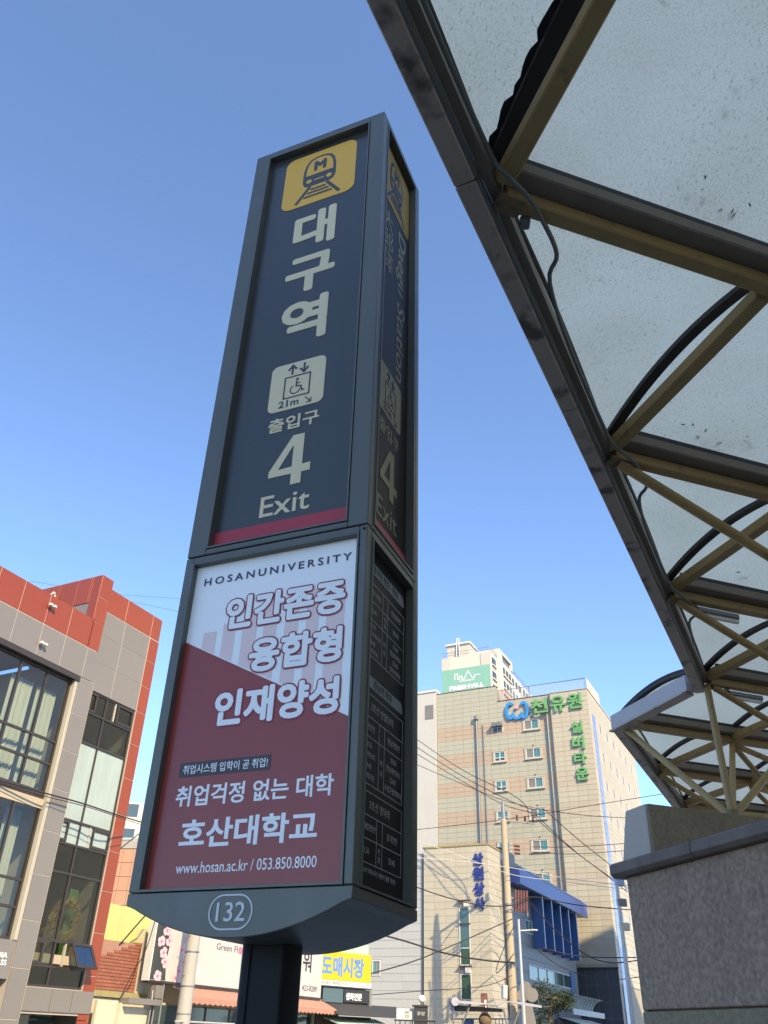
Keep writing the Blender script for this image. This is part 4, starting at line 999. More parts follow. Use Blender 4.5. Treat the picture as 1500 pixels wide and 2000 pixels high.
# ================================================================== the beige building with blue letters
sb = thing('trading_building', 'beige panel building with blue vertical Korean letters and blue metal fins', 'building', MF(2.5, 0, -4))
fwin = [(1.46, 2.26, 4.05, 10.0)]
part('core', MB().box(MF, .06, 4.86, 0, 13.35, -21.5, -.016), M['joint'], sb)
rows_ = [13.5 - .446 * k for k in range(31)][::-1]
clad(sb, MF, span(.0, 4.9, .82), rows_, fwin, lambda u, z: M['cream_panel'], -.05, 0, .014, limit=190)
clad(sb, MR, span(.0, 3.7, .82), [13.5 - .446 * k for k in range(31)][::-1], [(2.05, 2.5, 9.0, 9.75), (2.2, 2.7, 4.9, 5.4)], lambda u, z: M['tan_panel'] if (int(u * 1.3) + int(z * .7)) % 5 == 0 else M['cream_panel'], -.05, 0, .014, limit=110)
part('coping', MB().box(MF, -.05, 4.95, 13.5, 13.62, -3.6, .05), M['lichen'], sb)
# stack of windows on the front
wst = part('window_stack', MB().box(MF, 1.47, 2.25, 4.06, 10.0, -.015, .002), M['paint_white'], sb)
for z0, z1, m_ in ((8.56, 9.50, 'pane_green'), (7.09, 8.50, 'pane_green'), (6.10, 7.03, 'pane_green'), (4.1, 5.48, 'pane_green')):
    piece('pane', wst, MF, 1.54, 2.18, z0, z1, .003, .012, M[m_], 0); part('frame_bar', MB().box(MF, 1.48, 2.24, z1, z1 + .05, .003, .05), M['paint_white'], wst)
    part('side_bar', MB().box(MF, 1.47, 1.53, z0, z1, .003, .06), M['paint_white'], wst); part('side_bar', MB().box(MF, 2.19, 2.25, z0, z1, .003, .06), M['paint_white'], wst)
for z0 in (9.56, 5.58):
    part('vent_box', MB().box(MF, 1.5, 1.85, z0, z0 + .36, -.04, .22), M['paint_white'], sb, bevel=.02); part('vent_box', MB().box(MF, 1.88, 2.22, z0, z0 + .36, -.04, .10), M['pane_grey'], sb, bevel=.02)
    part('ledge', MB().box(MF, 1.42, 2.3, z0 + .37, z0 + .43, -.04, .28), M['maroon'], sb)
part('ledge', MB().box(MF, 1.42, 2.3, 8.50, 8.545, .051, .16), M['maroon'], sb)
for k, (s, z0, z1) in enumerate((('삼', 12.18, 13.0), ('원', 11.22, 12.08), ('상', 10.24, 11.10), ('사', 9.32, 10.14))):
    vs_ = text('blue_letter', s, sb, MF.shifted(0, 0), 0, 0, 1, 1, 0, 1, M['navy_letter']) if False else None
    class Rv:                               # letters read left to right, while u runs to the left
        def __call__(s_, u, zz, n): return MF(-u, zz, n)
    text('blue_letter', s, sb, Rv(), -1.16 + k * .01, z0, -.34 + k * .01, z1, .02, .08, M['navy_letter'], fat=.04, eps=.001)
part('letter_rail', MB().box(MF, .70, .74, 9.35, 12.95, .001, .028), M['rail_metal'], sb)
# side along the lane
part('lane_wall', MB().box(MR, 3.75, 22.3, 0, 11.55, -4.0, -.06), M['joint'], sb)
for j in range(13):
    for (a, b) in ((3.78, 8.0), (8.0, 12.9), (12.9, 17.6), (17.6, 22.3)):
        for hl in [None]:
            rr = [(a, b, j * .885, j * .885 + .875)]
            for h in ((8.15, 20.1, 5.70, 6.72), (7.95, 9.75, 8.72, 9.68), (11.2, 11.95, 8.72, 9.60), (13.4, 14.5, 8.70, 9.60), (16.2, 17.1, 8.70, 9.60), (18.8, 19.7, 8.70, 9.60), (3.9, 4.9, 3.0, 11.4)): rr = subtract(rr, h)
            for r in rr: piece('wall_panel', sb, MR, r[0] + .006, r[1] - .006, r[2] + .008, r[3] - .008, -.08, -.04, M['grey_metal'], 0)
def lane_window(u0, u1, z0, z1, n_, pm_='pane_dark', fm=None):
    w = part('window', MB().ribbon([(u0 + .04, z0 + .04), (u1 - .04, z0 + .04), (u1 - .04, z1 - .04), (u0 + .04, z1 - .04)], .08, MR, -.079, .0, True), fm or M['paint_white'], sb)
    for i in range(n_):
        a = u0 + .08 + (u1 - u0 - .16) * i / n_; b = u0 + .08 + (u1 - u0 - .16) * (i + 1) / n_
        piece('pane', w, MR, a + .02, b - .02, z0 + .08, z1 - .08, -.07, -.05, M[pm_], 0)
        if i: part('mullion', MB().box(MR, a - .03, a + .03, z0 + .08, z1 - .08, -.075, -.005), fm or M['paint_white'], w)
lane_window(8.15, 20.1, 5.70, 6.72, 5, 'pane_green'); lane_window(7.95, 9.75, 8.72, 9.68, 2, 'pane_teal')
for u0, u1 in ((11.2, 11.95), (13.4, 14.5), (16.2, 17.1), (18.8, 19.7)): lane_window(u0, u1, 8.70, 9.60, 1)
for z0 in (3.2, 5.0, 6.8, 8.6, 10.2): lane_window(3.95, 4.85, z0, z0 + 1.25, 1, 'pane_dark', M['sign_grey'])
for k in range(5):
    u0 = 9.95 + k * 2.56
    fin = part('fin', MB().box(MR, u0, u0 + .16, 7.85, 11.5, -.039, .80), M['blue_fin'], sb)
    part('fin_edge', MB().box(MR, u0 - .02, u0 + .18, 7.85, 11.5, .802, .85), M['blue_pale'], fin)
part('blue_shutter', MB().box(MR, 19.75, 20.9, 5.45, 6.95, -.038, .06), M['blue_fin'], sb)
part('blue_fascia', MB().box(MR, 3.9, 24.0, 11.56, 12.62, -3.6, 1.0), M['blue_sheet'], sb, bevel=.03)
part('fascia_line', MB().box(MR, 3.9, 24.0, 11.52, 11.558, .7, 1.02), M['blue_pale'], sb)
part('fascia_line', MB().box(MR, 3.9, 24.0, 12.622, 12.68, .7, 1.02), M['blue_pale'], sb)
part('roof_box', MB().box(MR, 4.0, 7.4, 12.69, 14.1, -3.5, -.4), M['grey_metal'], sb); part('roof_box_edge', MB().box(MR, 3.75, 3.99, 11.56, 14.0, -1.2, -.1), M['maroon'], sb)
part('roof_box', MB().box(MR, 18.5, 23.5, 12.69, 13.7, -3.4, -1.0), M['grey_metal'], sb); part('roof_pipe', MB().box(MR, 17.6, 18.4, 12.69, 13.9, -2, -1.2), M['blue_pale'], sb)

# arched awning, shop front and signs in the lane
la = thing('arched_canopy', 'arched clear plastic canopy over a shop front in the lane', 'canopy', MR(19, 0, .8))
for k in range(11):
    u = 14.2 + k * 1.0
    part('hoop', MB().tube([MR(u, 4.15 + .95 * math.sin(t), .0 + 1.55 * (1 - math.cos(t)) * .62 + .5) for t in [math.pi / 2 * (1 - q / 6) for q in range(7)]], .045, 6), M['awning_white'], la)
for k in range(10):
    u = 14.2 + k * 1.0; P = []
    for q in range(7):
        t = math.pi / 2 * (1 - q / 6); P += [MR(u + .06, 4.15 + .95 * math.sin(t), 1.55 * (1 - math.cos(t)) * .62 + .5), MR(u + .94, 4.15 + .95 * math.sin(t), 1.55 * (1 - math.cos(t)) * .62 + .5)]
    part('plastic_sheet', MB().add(P, [(2 * q, 2 * q + 1, 2 * q + 3, 2 * q + 2) for q in range(6)]), M['frosted'], la, smooth=True)
part('canopy_edge', MB().box(MR, 14.1, 24.4, 3.75, 4.14, 1.40, 1.5), M['awning_white'], la)
awning('lane_awning', 'pale flat awning below the arched plastic canopy', MR, 15.2, 25.6, 3.6, 3.1, 1.9, M['awning_white'], .14)
ss = thing('lane_shop', 'dark shop front under the pale awning with a round sign', 'shop front', MR(18, 0, .1))
part('shop_front', MB().box(MR, 14.0, 24.0, 0, 3.4, .0, .25), M['charcoal_tile'], ss); part('door', MB().box(MR, 18.6, 20.2, 0, 2.9, .255, .30), M['concrete_grey'], ss)
part('round_sign', MB().prism(disc(16.6, 2.3, .62, 20), MR, .6, .7), M['sign_pale'], ss)

# ================================================================== the tall cream apartment home with green letters
CP = (86 * math.sin(R(14.8)), 86 * math.cos(R(14.8)))
CF = Frame(CP, -63.5, 206.5); CR = Frame(CP, 26.5, 116.5)
cb = thing('cream_tower', 'tall cream panel residence with green Korean letters and blue ring emblem', 'building', CF(8, 0, -10))
part('core', MB().box(CF, .06, 3.98, 0, 33.4, -25, -.02), M['joint'], cb)
part('core', MB().box(CF, 10.02, 17.2, 0, 35.2, -12, -.32), M['joint'], cb)
st_ = 3.05
def win_z(k): return 31.1 - st_ * k
holes = []
for k in range(8): holes.append((5.52, 7.16, win_z(k) - 1.07, win_z(k)))
for k in range(1, 7): holes.append((9.42, 10.66, win_z(k) - 1.05, win_z(k)))
rz = [35.4 - .508 * k for k in range(58)][::-1]
def cmat(u, z):
    for k in range(9):
        if win_z(k) - 1.10 < z < win_z(k) + .02: return M['pink_panel']
    return M['greige_panel']
def cmat2(u, z):
    for k in range(9):
        if win_z(k) - 1.10 < z < win_z(k) + .02: return M['tan_panel']
    return M['cream_panel']
CL = CF.shifted(0, -.30)
rz1 = [q for q in rz if q < 33.7]; rz1[-1] = 33.6
part('core', MB().box(CF, 3.99, 10.01, 0, 33.3, -12, -.32), M['joint'], cb)
clad(cb, CL, span(4.03, 10.04, 1.0), rz1, holes, cmat, -.05, 0, .024, limit=150)
clad(cb, CL, span(10.04, 17.22, 1.02), rz, holes, cmat, -.05, 0, .024, limit=150)
clad(cb, CF, span(0, 4.0, 1.0), [q for q in rz1 if q > 7.5], [], cmat2, -.05, 0, .024, limit=140)
part('step_return', MB().box(CF, 4.002, 4.028, 7.7, 33.6, -.36, -.002), M['tan_panel'], cb)
clad(cb, CF, span(.02, 4.0, 1.0), span(0, 7.6, 1.27), [], lambda u, z: M['charcoal_tile'], -.05, .0, .02, limit=30)
part('base_ledge', MB().box(CF, -.05, 4.1, 7.6, 7.72, -.05, .10), M['ink_black'], cb)
wh = part('left_wing', MB().box(CF, 17.26, 24, 0, 35.7, -10, -.15), M['pale_wall'], cb)
part('wing_coping', MB().box(CF, 17.2, 24.1, 35.71, 35.95, -10.1, -.05), M['paint_white'], cb)
part('vent_louvre', MB().box(CF, 17.6, 18.6, 32.6, 34.2, -.148, -.10), M['pane_grey'], cb)
part('coping', MB().box(CF, -.06, 4.05, 33.6, 33.66, -1, .06), M['tan_panel'], cb); part('coping', MB().box(CF, 4.06, 10.02, 33.6, 33.66, -1, -.25), M['maroon'], cb); part('coping', MB().box(CF, 10.03, 17.25, 35.4, 35.45, -1, -.25), M['maroon'], cb)
def cream_window(u0, u1, z0, z1, small):
    w = part('window', MB().ribbon([(u0 + .05, z0 + .05), (u1 - .05, z0 + .05), (u1 - .05, z1 - .05), (u0 + .05, z1 - .05)], .10, CL, -.048, .06, True), M['white_trim'], cb)
    um = (u0 + u1) / 2
    part('mullion', MB().box(CL, um - .05, um + .05, z0 + .10, z1 - .10, -.046, .04), M['white_trim'], w)
    part('sill', MB().box(CL, u0 - .16, u1 + .16, z0 - .12, z0 - .005, -.045, .16), M['tan_panel'], w)
    part('head', MB().box(CL, u0 - .14, u1 + .14, z1 + .005, z1 + .10, -.045, .10), M['tan_panel'], w)
    for s in (0, 1): part('jamb', MB().box(CL, (u0 - .13, u1 + .01)[s], (u0 - .01, u1 + .13)[s], z0 - .004, z1 + .004, -.045, .08), M['tan_panel'], w)
    if small:
        zm = z0 + (z1 - z0) * .38
        part('transom', MB().box(CL, u0 + .1, um - .051, zm - .04, zm + .04, -.046, .045), M['white_trim'], w); part('transom', MB().box(CL, um + .051, u1 - .1, zm - .04, zm + .04, -.046, .045), M['white_trim'], w)
        for a, b in ((u0 + .1, um - .05), (um + .05, u1 - .1)):
            piece('pane', w, CL, a, b, zm + .04, z1 - .1, -.018, -.006, M['pane_teal'], 0); piece('pane', w, CL, a, b, z0 + .1, zm - .04, -.018, -.006, M['pane_dark'], 0)
    else:
        piece('pane', w, CL, um + .05, u1 - .1, z0 + .1, z1 - .1, -.018, -.002, M['pane_grey'], 0); piece('pane', w, CL, u0 + .1, um - .05, z0 + .1, z1 - .1, -.018, -.006, M['pane_teal'], 0)
        part('curtain_strip', MB().box(CL, u0 + .1 + (um - u0) * .45, u0 + .1 + (um - u0) * .53, z0 + .1, z1 - .1, -.005, .0), M['pane_grey'], w)
for k in range(8): cream_window(5.52, 7.16, win_z(k) - 1.07, win_z(k), False)
for k in range(1, 7): cream_window(9.42, 10.66, win_z(k) - 1.05, win_z(k), True)
for k in range(8): part('weep_vent', MB().ball(CL(6.3, win_z(k) - 2.2 + 3.05 - .55, .03), .09, 8, 5), M['sign_grey'], cb)
ac = part('window_hood', MB().box(CL, 9.5, 10.75, 30.15, 30.75, -.04, .05), M['white_trim'], cb)
for s in (0, 1): part('louvre_pane', MB().box(CL, 9.62 + s * .55, 10.08 + s * .55, 30.2, 30.62, .052, .08), M['pane_dark'], ac); part('exhaust_hood', MB().prism([(9.52 + s * .62, 30.72), (10.08 + s * .62, 30.72), (10.04 + s * .62, 31.12), (9.58 + s * .62, 31.12)], CL, .05, .55), M['galv'], ac)
# downpipes with hopper heads
for u, z1 in ((12.5, 32.1), (4.55, 32.1)):
    p_ = part('downpipe', MB().tube([CL(u, 8, .16), CL(u, z1 - .3, .16)], .11, 10), M['galv'], cb, smooth=True)
    part('hopper', MB().box(CL, u - .22, u + .22, z1 - .35, z1 + .1, .0, .40), M['galv'], p_, bevel=.05)
part('thin_pipe', MB().tube([CL(11.78, 8, .08), CL(11.78, 31.2, .08)], .05, 6), M['rail_metal'], cb)
class Cv:
    def __call__(s, u, z, n): return CF(-u, z, n)
cv = Cv()
for s, b in (('천', (-6.20, 31.55, -4.30, 33.15)), ('유', (-4.02, 31.45, -2.35, 33.20)), ('원', (-2.15, 31.55, -.62, 33.25)), ('실', (-2.08, 28.95, -.80, 30.22)), ('버', (-2.08, 27.25, -.80, 28.65)), ('타', (-2.05, 25.75, -.75, 27.00)), ('운', (-2.02, 24.15, -.70, 25.45))):
    text('green_letter', s, cb, cv, *b, .03, .18, M['green_letter'], .0, fat=.052, eps=.002)
part('letter_rail', MB().box(CF, .35, 6.3, 32.30, 32.36, .002, .028), M['rail_metal'], cb); part('letter_rail', MB().box(CF, 1.36, 1.42, 24.2, 30.1, .002, .028), M['rail_metal'], cb)
CE = CF.shifted(0, -.28)
class Cw:
    def __call__(s, u, z, n): return CE(-u, z, n)
cw = Cw(); em = part('emblem', MB().ribbon([(-7.78 + .52 * math.cos(R(a)), 31.82 + .42 * math.sin(R(a))) for a in range(150, 391, 15)], .30, cw, .03, .2), M['sky_letter'], cb, label='blue emblem of three open rings')
part('emblem_ring', MB().ribbon([(-8.55 + .42 * math.cos(R(a)), 32.30 + .82 * math.sin(R(a))) for a in range(50, 326, 15)], .32, cw, .05, .22), M['sky_letter'], em)
part('emblem_ring', MB().ribbon([(-7.02 + .42 * math.cos(R(a)), 32.22 + .82 * math.sin(R(a))) for a in list(range(130, -146, -15))], .32, cw, .05, .22), M['sky_letter'], em)
part('emblem_dot', MB().prism(disc(-7.78, 32.62, .20, 12), cw, .03, .24), M['pink_dot'], em)
# right-hand side with its slit windows and blue strip
sl = []
for k in range(8):
    for i in range(6): sl.append((4.45 + i * 3.25, 5.15 + i * 3.25, win_z(k) - .95, win_z(k) + .05))
clad(cb, CR, [0, 1.15, 2.65] + span(2.65, 24.5, 2.18)[1:], rz1[:], sl + [(1.2, 2.6, 0, 31.3)], cmat2, -.05, 0, .024, limit=10)
for (a, b, c_, d_) in sl:
    w = part('slit_window', MB().ribbon([(a + .05, c_ + .05), (b - .05, c_ + .05), (b - .05, d_ - .05), (a + .05, d_ - .05)], .05, CR, -.048, .01, True), M['white_trim'], cb); piece('pane', w, CR, a + .08, b - .08, c_ + .08, d_ - .08, -.018, -.008, M['pane_dark'], 0)
for k in range(30):
    piece('blue_tile', cb, CR, 1.22, 2.58, 31.3 - (k + 1) * 1.0 + .01, 31.3 - k * 1.0 - .01, -.05, .03, M['blue_pale'] if False else M['blue_strip'], 0)
part('coping', MB().box(CR, .95, 24.6, 33.6, 33.75, -1, .06), M['tan_panel'], cb)
rl = part('roof_railing', MB().tube([CF(.1, 34.95, -.4), CF(10.0, 34.95, -.6)], .04, 6), M['rail_metal'], cb)
for k in range(64): piece('baluster', rl, CF, .1 + k * .155, .13 + k * .155, 33.73, 34.92, -.5, -.46, M['rail_white'], 0)
part('railing_end', MB().box(CF, -.04, .06, 33.73, 34.9, -6, -.3), M['pale_wall'], rl)
for k in range(5): piece('rail_post', rl, CF, 10.0 - k * .9, 10.06 - k * .9, 33.72, 34.95, -.65, -.6, M['rail_metal'], 0)

# ================================================================== the far apartment block with the green banner
AP = (21.29, 148.48); AF = Frame(AP, -63.5, 206.5); AR = Frame(AP, 26.5, 116.5)
ap = thing('far_apartment_block', 'far cream apartment tower with a green advertising banner on its end wall', 'building', AF(5, 0, -14))
part('end_wall', MB().box(AF, 0, 10, 0, 65.7, -5.2, 0), M['apt_cream'], ap)
part('end_strip', MB().box(AF, 8.25, 10.02, 40, 65.65, .002, .12), M['apt_wall'], ap); part('end_strip', MB().box(AF, -.02, 1.95, 40, 65.65, .002, .12), M['apt_wall'], ap)
part('rib_wall', MB().box(AR, 4.3, 6.0, 0, 68.0, -10, .5), M['apt_cream'], ap)
part('block_wall', MB().box(AR, 6.02, 12.0, 0, 66.0, -10, .3), M['apt_wall'], ap); part('block_wall', MB().box(AR, 12.02, 19.0, 0, 65.9, -10, .15), M['apt_cream'], ap); part('block_wall', MB().box(AR, 19.02, 26, 0, 65.6, -10, .3), M['apt_wall'], ap)
part('crown_beam', MB().box(AR, 6.02, 12.4, 67.4, 68.0, -1, .5), M['apt_cream'], ap); part('crown_post', MB().box(AR, 11.6, 12.4, 66.0, 67.39, -1, .5), M['apt_cream'], ap)
part('crown_panel', MB().box(AR, 6.1, 11.5, 66.0, 67.3, -.8, .1), M['rail_metal'], ap)
part('accent_band', MB().box(AR, 4.2, 12.3, 58.9, 59.5, .52, .75), M['apt_pink'], ap); part('accent_post', MB().box(AR, 4.2, 5.0, 50, 58.9, .52, .75), M['apt_pink'], ap)
for k in range(7):
    for (u0, u1, nn) in ((.8, 2.9, .0), (6.5, 7.6, .3), (8.5, 9.6, .3), (10.4, 11.4, .3), (12.8, 13.9, .15), (15, 16.1, .15), (17, 18.1, .15), (19.8, 20.8, .3), (22, 23, .3), (24, 25, .3)):
        z1 = 64.9 - k * 2.75
        w = piece('window', ap, AR, u0, u1, z1 - 1.35, z1, nn + .005, nn + .12, M['pane_dark'], 0)
for k in range(7):
    z1 = 64.9 - k * 2.75
    part('sill_band', MB().box(AR, .6, 3.1, z1 - 1.75, z1 - 1.5, .005, .35), M['apt_wall'], ap); part('sill_band', MB().box(AR, 6.3, 11.8, z1 - 1.75, z1 - 1.5, .305, .6), M['apt_cream'], ap)
part('stair_box', MB().box(AF, 4.6, 9.25, 65.7, 68.6, -5, -1.0), M['apt_wall'], ap); part('stair_box_roof', MB().box(AF, 4.3, 9.6, 68.6, 68.95, -5.4, -.7), M['paint_white'], ap)
def rails(u0, u1, fr_, z0, h, n_, nn):
    r_ = part('roof_rail', MB().tube([fr_(u0, z0 + h, nn), fr_(u1, z0 + h, nn)], .05, 5), M['rail_metal'], ap)
    part('roof_rail_mesh', MB().tube([fr_(u0, z0 + h * .5, nn), fr_(u1, z0 + h * .5, nn)], .03, 5), M['rail_metal'], r_)
    for k in range(n_ + 1): u = u0 + (u1 - u0) * k / n_; part('rail_post', MB().tube([fr_(u, z0, nn), fr_(u, z0 + h, nn)], .04, 5), M['rail_metal'], r_)
rails(0, 10, AF, 65.7, 1.1, 8, -.15); rails(0, 4.2, AR, 65.7, 1.1, 4, -.1); rails(12.1, 25.5, AR, 65.9, 1.1, 10, 0); rails(17, 19, AR, 66.0, 2.2, 3, -1)
for k in range(2): part('mast', MB().tube([AF(6.6 + k * .7, 65.7, -.8), AF(6.7 + k * .4, 70.0, -.8)], .12, 6), M['rail_white'], ap)
for k in range(6): part('mast_rung', MB().tube([AF(6.62 + .01 * k, 66.3 + k * .6, -.8), AF(7.28 - .04 * k, 66.3 + k * .6, -.8)], .06, 5), M['rail_white'], ap)
bn = thing('green_banner', 'green building banner with white skyline drawing and the word FRESHVILL', 'banner', AF(5, 52, .2))
part('banner_cloth', MB().box(AF, .08, 9.95, 52, 63.1, .125, .2), M['banner_green'], bn)
class Av:
    def __call__(s, u, z, n): return AF(-u, z, n)
av = Av()
part('skyline_mark', MB().ribbon([(-7.35, 60.85), (-7.35, 62.0), (-6.75, 62.0), (-6.75, 60.85), (-6.35, 60.85), (-6.35, 61.45), (-5.85, 61.45), (-5.85, 60.8), (-5.4, 60.8), (-4.62, 62.35), (-3.75, 60.85), (-3.35, 60.85), (-3.2, 61.3), (-2.3, 61.3), (-2.15, 61.15)], .13, av, .202, .26), M['letter_white'], bn)
text('lettering', 'SEOWON', bn, av, -6.40, 60.28, -3.40, 60.58, .202, .26, M['letter_white'], .02, spacing=1.3)
text('lettering', 'FRESHVILL', bn, av, -8.45, 58.80, -1.48, 59.62, .202, .26, M['letter_white'], .03)

# ================================================================== utility poles, wires and street things
up = far(1002, 1960, 56.5); up.z = 0
uv_ = lambda x, y, d=56.5: far(x, y, d)
pole = thing('utility_pole', 'tall buff concrete utility pole with cross arm in front of the blue-lettered building', 'utility pole', up)
ztop = far(1000, 1600, 56.5).z
part('shaft', MB().tube([up, up + Vector((0, 0, ztop * .5)), Vector((up.x, up.y, ztop))], [.30, .25, .19], 16), M['concrete_pole'], pole, smooth=True)
part('pole_tip', MB().tube([Vector((up.x, up.y, ztop)), Vector((up.x, up.y, ztop + 1.1)), Vector((up.x, up.y, ztop + 1.25))], [.15, .09, .02], 10), M['galv'], pole)
ax = hv(70)
def arm(z, a, b, w=.10): return part('cross_arm', MB().bar(Vector((up.x, up.y, z)) + ax * a, Vector((up.x, up.y, z)) + ax * b, w, w), M['galv'], pole)
za = ztop - .05; arm(za, -.3, 2.3)
part('arm_brace', MB().bar(Vector((up.x, up.y, za - .95)) + ax * .1, Vector((up.x, up.y, za - .05)) + ax * 1.0, .05, .05), M['galv'], pole)
def insul(p, q, n=4):
    d = (q - p); r_ = []; pts = []
    for k in range(n * 2 + 1): pts.append(p + d * k / (n * 2)); r_.append(.09 if k % 2 else .05)
    part('insulator', MB().tube(pts, r_, 8), M['maroon'], pole, smooth=False)
for a in (1.0, 1.6, 2.2): insul(Vector((up.x, up.y, za + .06)) + ax * a, Vector((up.x, up.y, za + .42)) + ax * a, 3)
zb = far(1000, 1650, 56.5).z
for k in range(3):
    p0 = Vector((up.x, up.y, zb - k * .22)) + ax * .22; part('strain_link', MB().tube([p0, p0 + ax * .45], .025, 6), M['galv'], pole); insul(p0 + ax * .45, p0 + ax * .85, 3)
zc = far(1010, 1770, 56.5).z
for k in range(5):
    a = .42 + k * .17; lean = .03 * k
    part('cable_sleeve', MB().tube([Vector((up.x, up.y, zc - .30)) + ax * (a + lean) + hv(160) * .12, Vector((up.x, up.y, zc + .95)) + ax * (a + .10 + lean) + hv(160) * .12], .075, 8), M['maroon'], pole)
for dz in (-.15, .48): arm(zc + dz, .15, 1.35, .08)
part('frame_post', MB().bar(Vector((up.x, up.y, zc - .55)) + ax * 1.35, Vector((up.x, up.y, zc + .75)) + ax * 1.35, .06, .06), M['galv'], pole)
for z_ in (zc - .35, zc + .05, zc - 1.6, zc - 3.3): part('pole_band', MB().tube([Vector((up.x, up.y, z_)), Vector((up.x, up.y, z_ + .10))], .285, 14), M['galv'], pole)
part('splice_box', MB().bar(Vector((up.x, up.y, 3.9)) - ax * .55, Vector((up.x, up.y, 4.6)) - ax * .50, .30, .28), M['paint_white'], pole, bevel=.03)
part('riser_cable', MB().tube([Vector((up.x, up.y, z_)) - ax * (.30 + .05 * math.sin(z_ * 1.7)) for z_ in (1.5, 3, 4.4, 6, 7.5, 9, 10.5, 11.5)], .045, 6), M['wire'], pole)
lp0 = far(1022, 1960, 54); lp0.z = 0; lz = far(1022, 1818, 54).z
sl_ = thing('street_lamp', 'slim white street lamp post right beside the utility pole', 'street lamp', lp0)
part('lamp_post', MB().tube([lp0, Vector((lp0.x, lp0.y, lz + .6))], [.10, .07], 10), M['rail_white'], sl_, smooth=True)
part('lamp_arm', MB().tube([Vector((lp0.x, lp0.y, lz)), Vector((lp0.x, lp0.y, lz + .05)) + ax * .5, Vector((lp0.x, lp0.y, lz + .08)) + ax * .85], .04, 8), M['rail_white'], sl_)
part('lamp_head', MB().bar(Vector((lp0.x, lp0.y, lz + .09)) + ax * .75, Vector((lp0.x, lp0.y, lz + .10)) + ax * 1.2, .18, .08), M['rail_white'], sl_, bevel=.02)
lp2 = far(1232, 1960, 60); lp2.z = 0; lz2 = far(1224, 1690, 60).z
p2 = thing('utility_pole', 'far utility pole peeping past the left edge of the granite wall', 'utility pole', lp2)
part('shaft', MB().tube([lp2, Vector((lp2.x, lp2.y, lz2))], [.16, .11], 12), M['rail_white'], p2, smooth=True)
for k, dz in enumerate((1.0, 2.2, 3.6)): part('pole_box', MB().bar(Vector((lp2.x, lp2.y, lz2 - dz)) - ax * .1, Vector((lp2.x, lp2.y, lz2 - dz)) + ax * .55, .25, .45), M[('blue_pale', 'sign_grey', 'cream_wall')[k]], p2, bevel=.03)

def wire(label, pts, r=.022, m_='wire', n=8, group='overhead cables'):
    return single('overhead_cable', label, 'cable', MB().tube(smooth_pts([far(*p) for p in pts], n), r, 5, False), M[m_], smooth=True, group=group)
wire('overhead cable crossing the cream tower from the pylon, uppermost of its bundle', [(800, 1434, 60), (900, 1502, 59), (1000, 1552, 57.5), (1030, 1577, 56.6)], .026)
wire('overhead cable second from the top in the bundle crossing the cream tower', [(800, 1450, 60), (900, 1514, 59), (1000, 1566, 57.5), (1045, 1583, 56.6)], .026)
wire('overhead cable third from the top in the bundle crossing the cream tower', [(800, 1464, 60), (900, 1524, 59), (985, 1572, 57.5), (1055, 1590, 56.6)], .024)
wire('lowest overhead cable of the bundle crossing the cream tower', [(800, 1487, 60), (900, 1530, 59), (1000, 1568, 58), (1120, 1590, 60), (1230, 1598, 64)], .022)
wire('overhead cable fanning down from the pole top to the granite wall, upper one', [(1030, 1583, 56.6), (1100, 1645, 60), (1170, 1698, 64), (1225, 1735, 67)], .026)
wire('overhead cable fanning down from the pole top to the granite wall, middle one', [(1045, 1590, 56.6), (1120, 1660, 60), (1180, 1706, 64), (1225, 1742, 67)], .026)
wire('overhead cable fanning down from the pole top to the granite wall, lower one', [(1062, 1580, 56.6), (1130, 1640, 60), (1180, 1680, 64), (1225, 1718, 67)], .026)
wire('nearly straight thin cable rising right across the cream tower', [(800, 1622, 70), (1000, 1599, 72), (1150, 1574, 74), (1330, 1545, 76)], .026)
wire('paired cable running level from the insulators to the right, upper', [(1040, 1654, 56), (1120, 1654, 60), (1240, 1646, 66)], .022)
wire('paired cable running level from the insulators to the right, lower', [(1040, 1664, 56), (1120, 1668, 60), (1240, 1660, 66)], .022)
wire('thick sagging cable passing the blue letters and the pole', [(800, 1728, 52), (870, 1752, 54), (940, 1768, 55), (1000, 1768, 56), (1040, 1752, 57), (1130, 1768, 60), (1240, 1778, 64)], .034)
wire('thick twisted cable low across the beige building front', [(700, 1815, 46), (780, 1835, 49), (870, 1862, 52), (950, 1876, 54), (1005, 1880, 56)], .045)
wire('cable climbing right across the pale sided building', [(700, 1908, 46), (800, 1880, 49), (880, 1848, 52), (1000, 1795, 56)], .032)
wire('cable dropping from the pole past the blue fins', [(1035, 1762, 56.3), (1080, 1812, 58), (1140, 1862, 60), (1190, 1880, 62), (1245, 1876, 64)], .036)
wire('level cable behind the street lamp under the blue fins', [(1060, 1852, 56), (1120, 1866, 58), (1180, 1870, 62), (1250, 1870, 64)], .032)
wire('cable from the lamp arm sagging over the dark podium', [(1045, 1852, 54), (1090, 1885, 57), (1140, 1905, 60), (1190, 1914, 62), (1250, 1908, 64)], .026)
wire('pale cable in front of the blue letters', [(810, 1675, 50), (900, 1682, 53), (1005, 1696, 56), (1110, 1716, 60), (1230, 1730, 64)], .020, 'wire_pale')
wire('thin pale cable crossing below the blue letters', [(810, 1640, 50), (900, 1672, 53), (1000, 1708, 56), (1100, 1722, 60), (1230, 1738, 64)], .018, 'wire_pale')
wire('thin cable to the small hook on the beige building', [(700, 1945, 46), (830, 1935, 50), (945, 1926, 54), (1000, 1905, 56)], .020)
wire('black service cable looping from the pole to the lane', [(1003, 1810, 56), (985, 1850, 55), (970, 1890, 54), (972, 1900, 54), (990, 1880, 55), (1004, 1862, 56)], .026)
wire('thick cable crossing the left building windows', [(-40, 1513, 24), (80, 1547, 25), (160, 1569, 26), (230, 1592, 27), (330, 1622, 30)], .022)
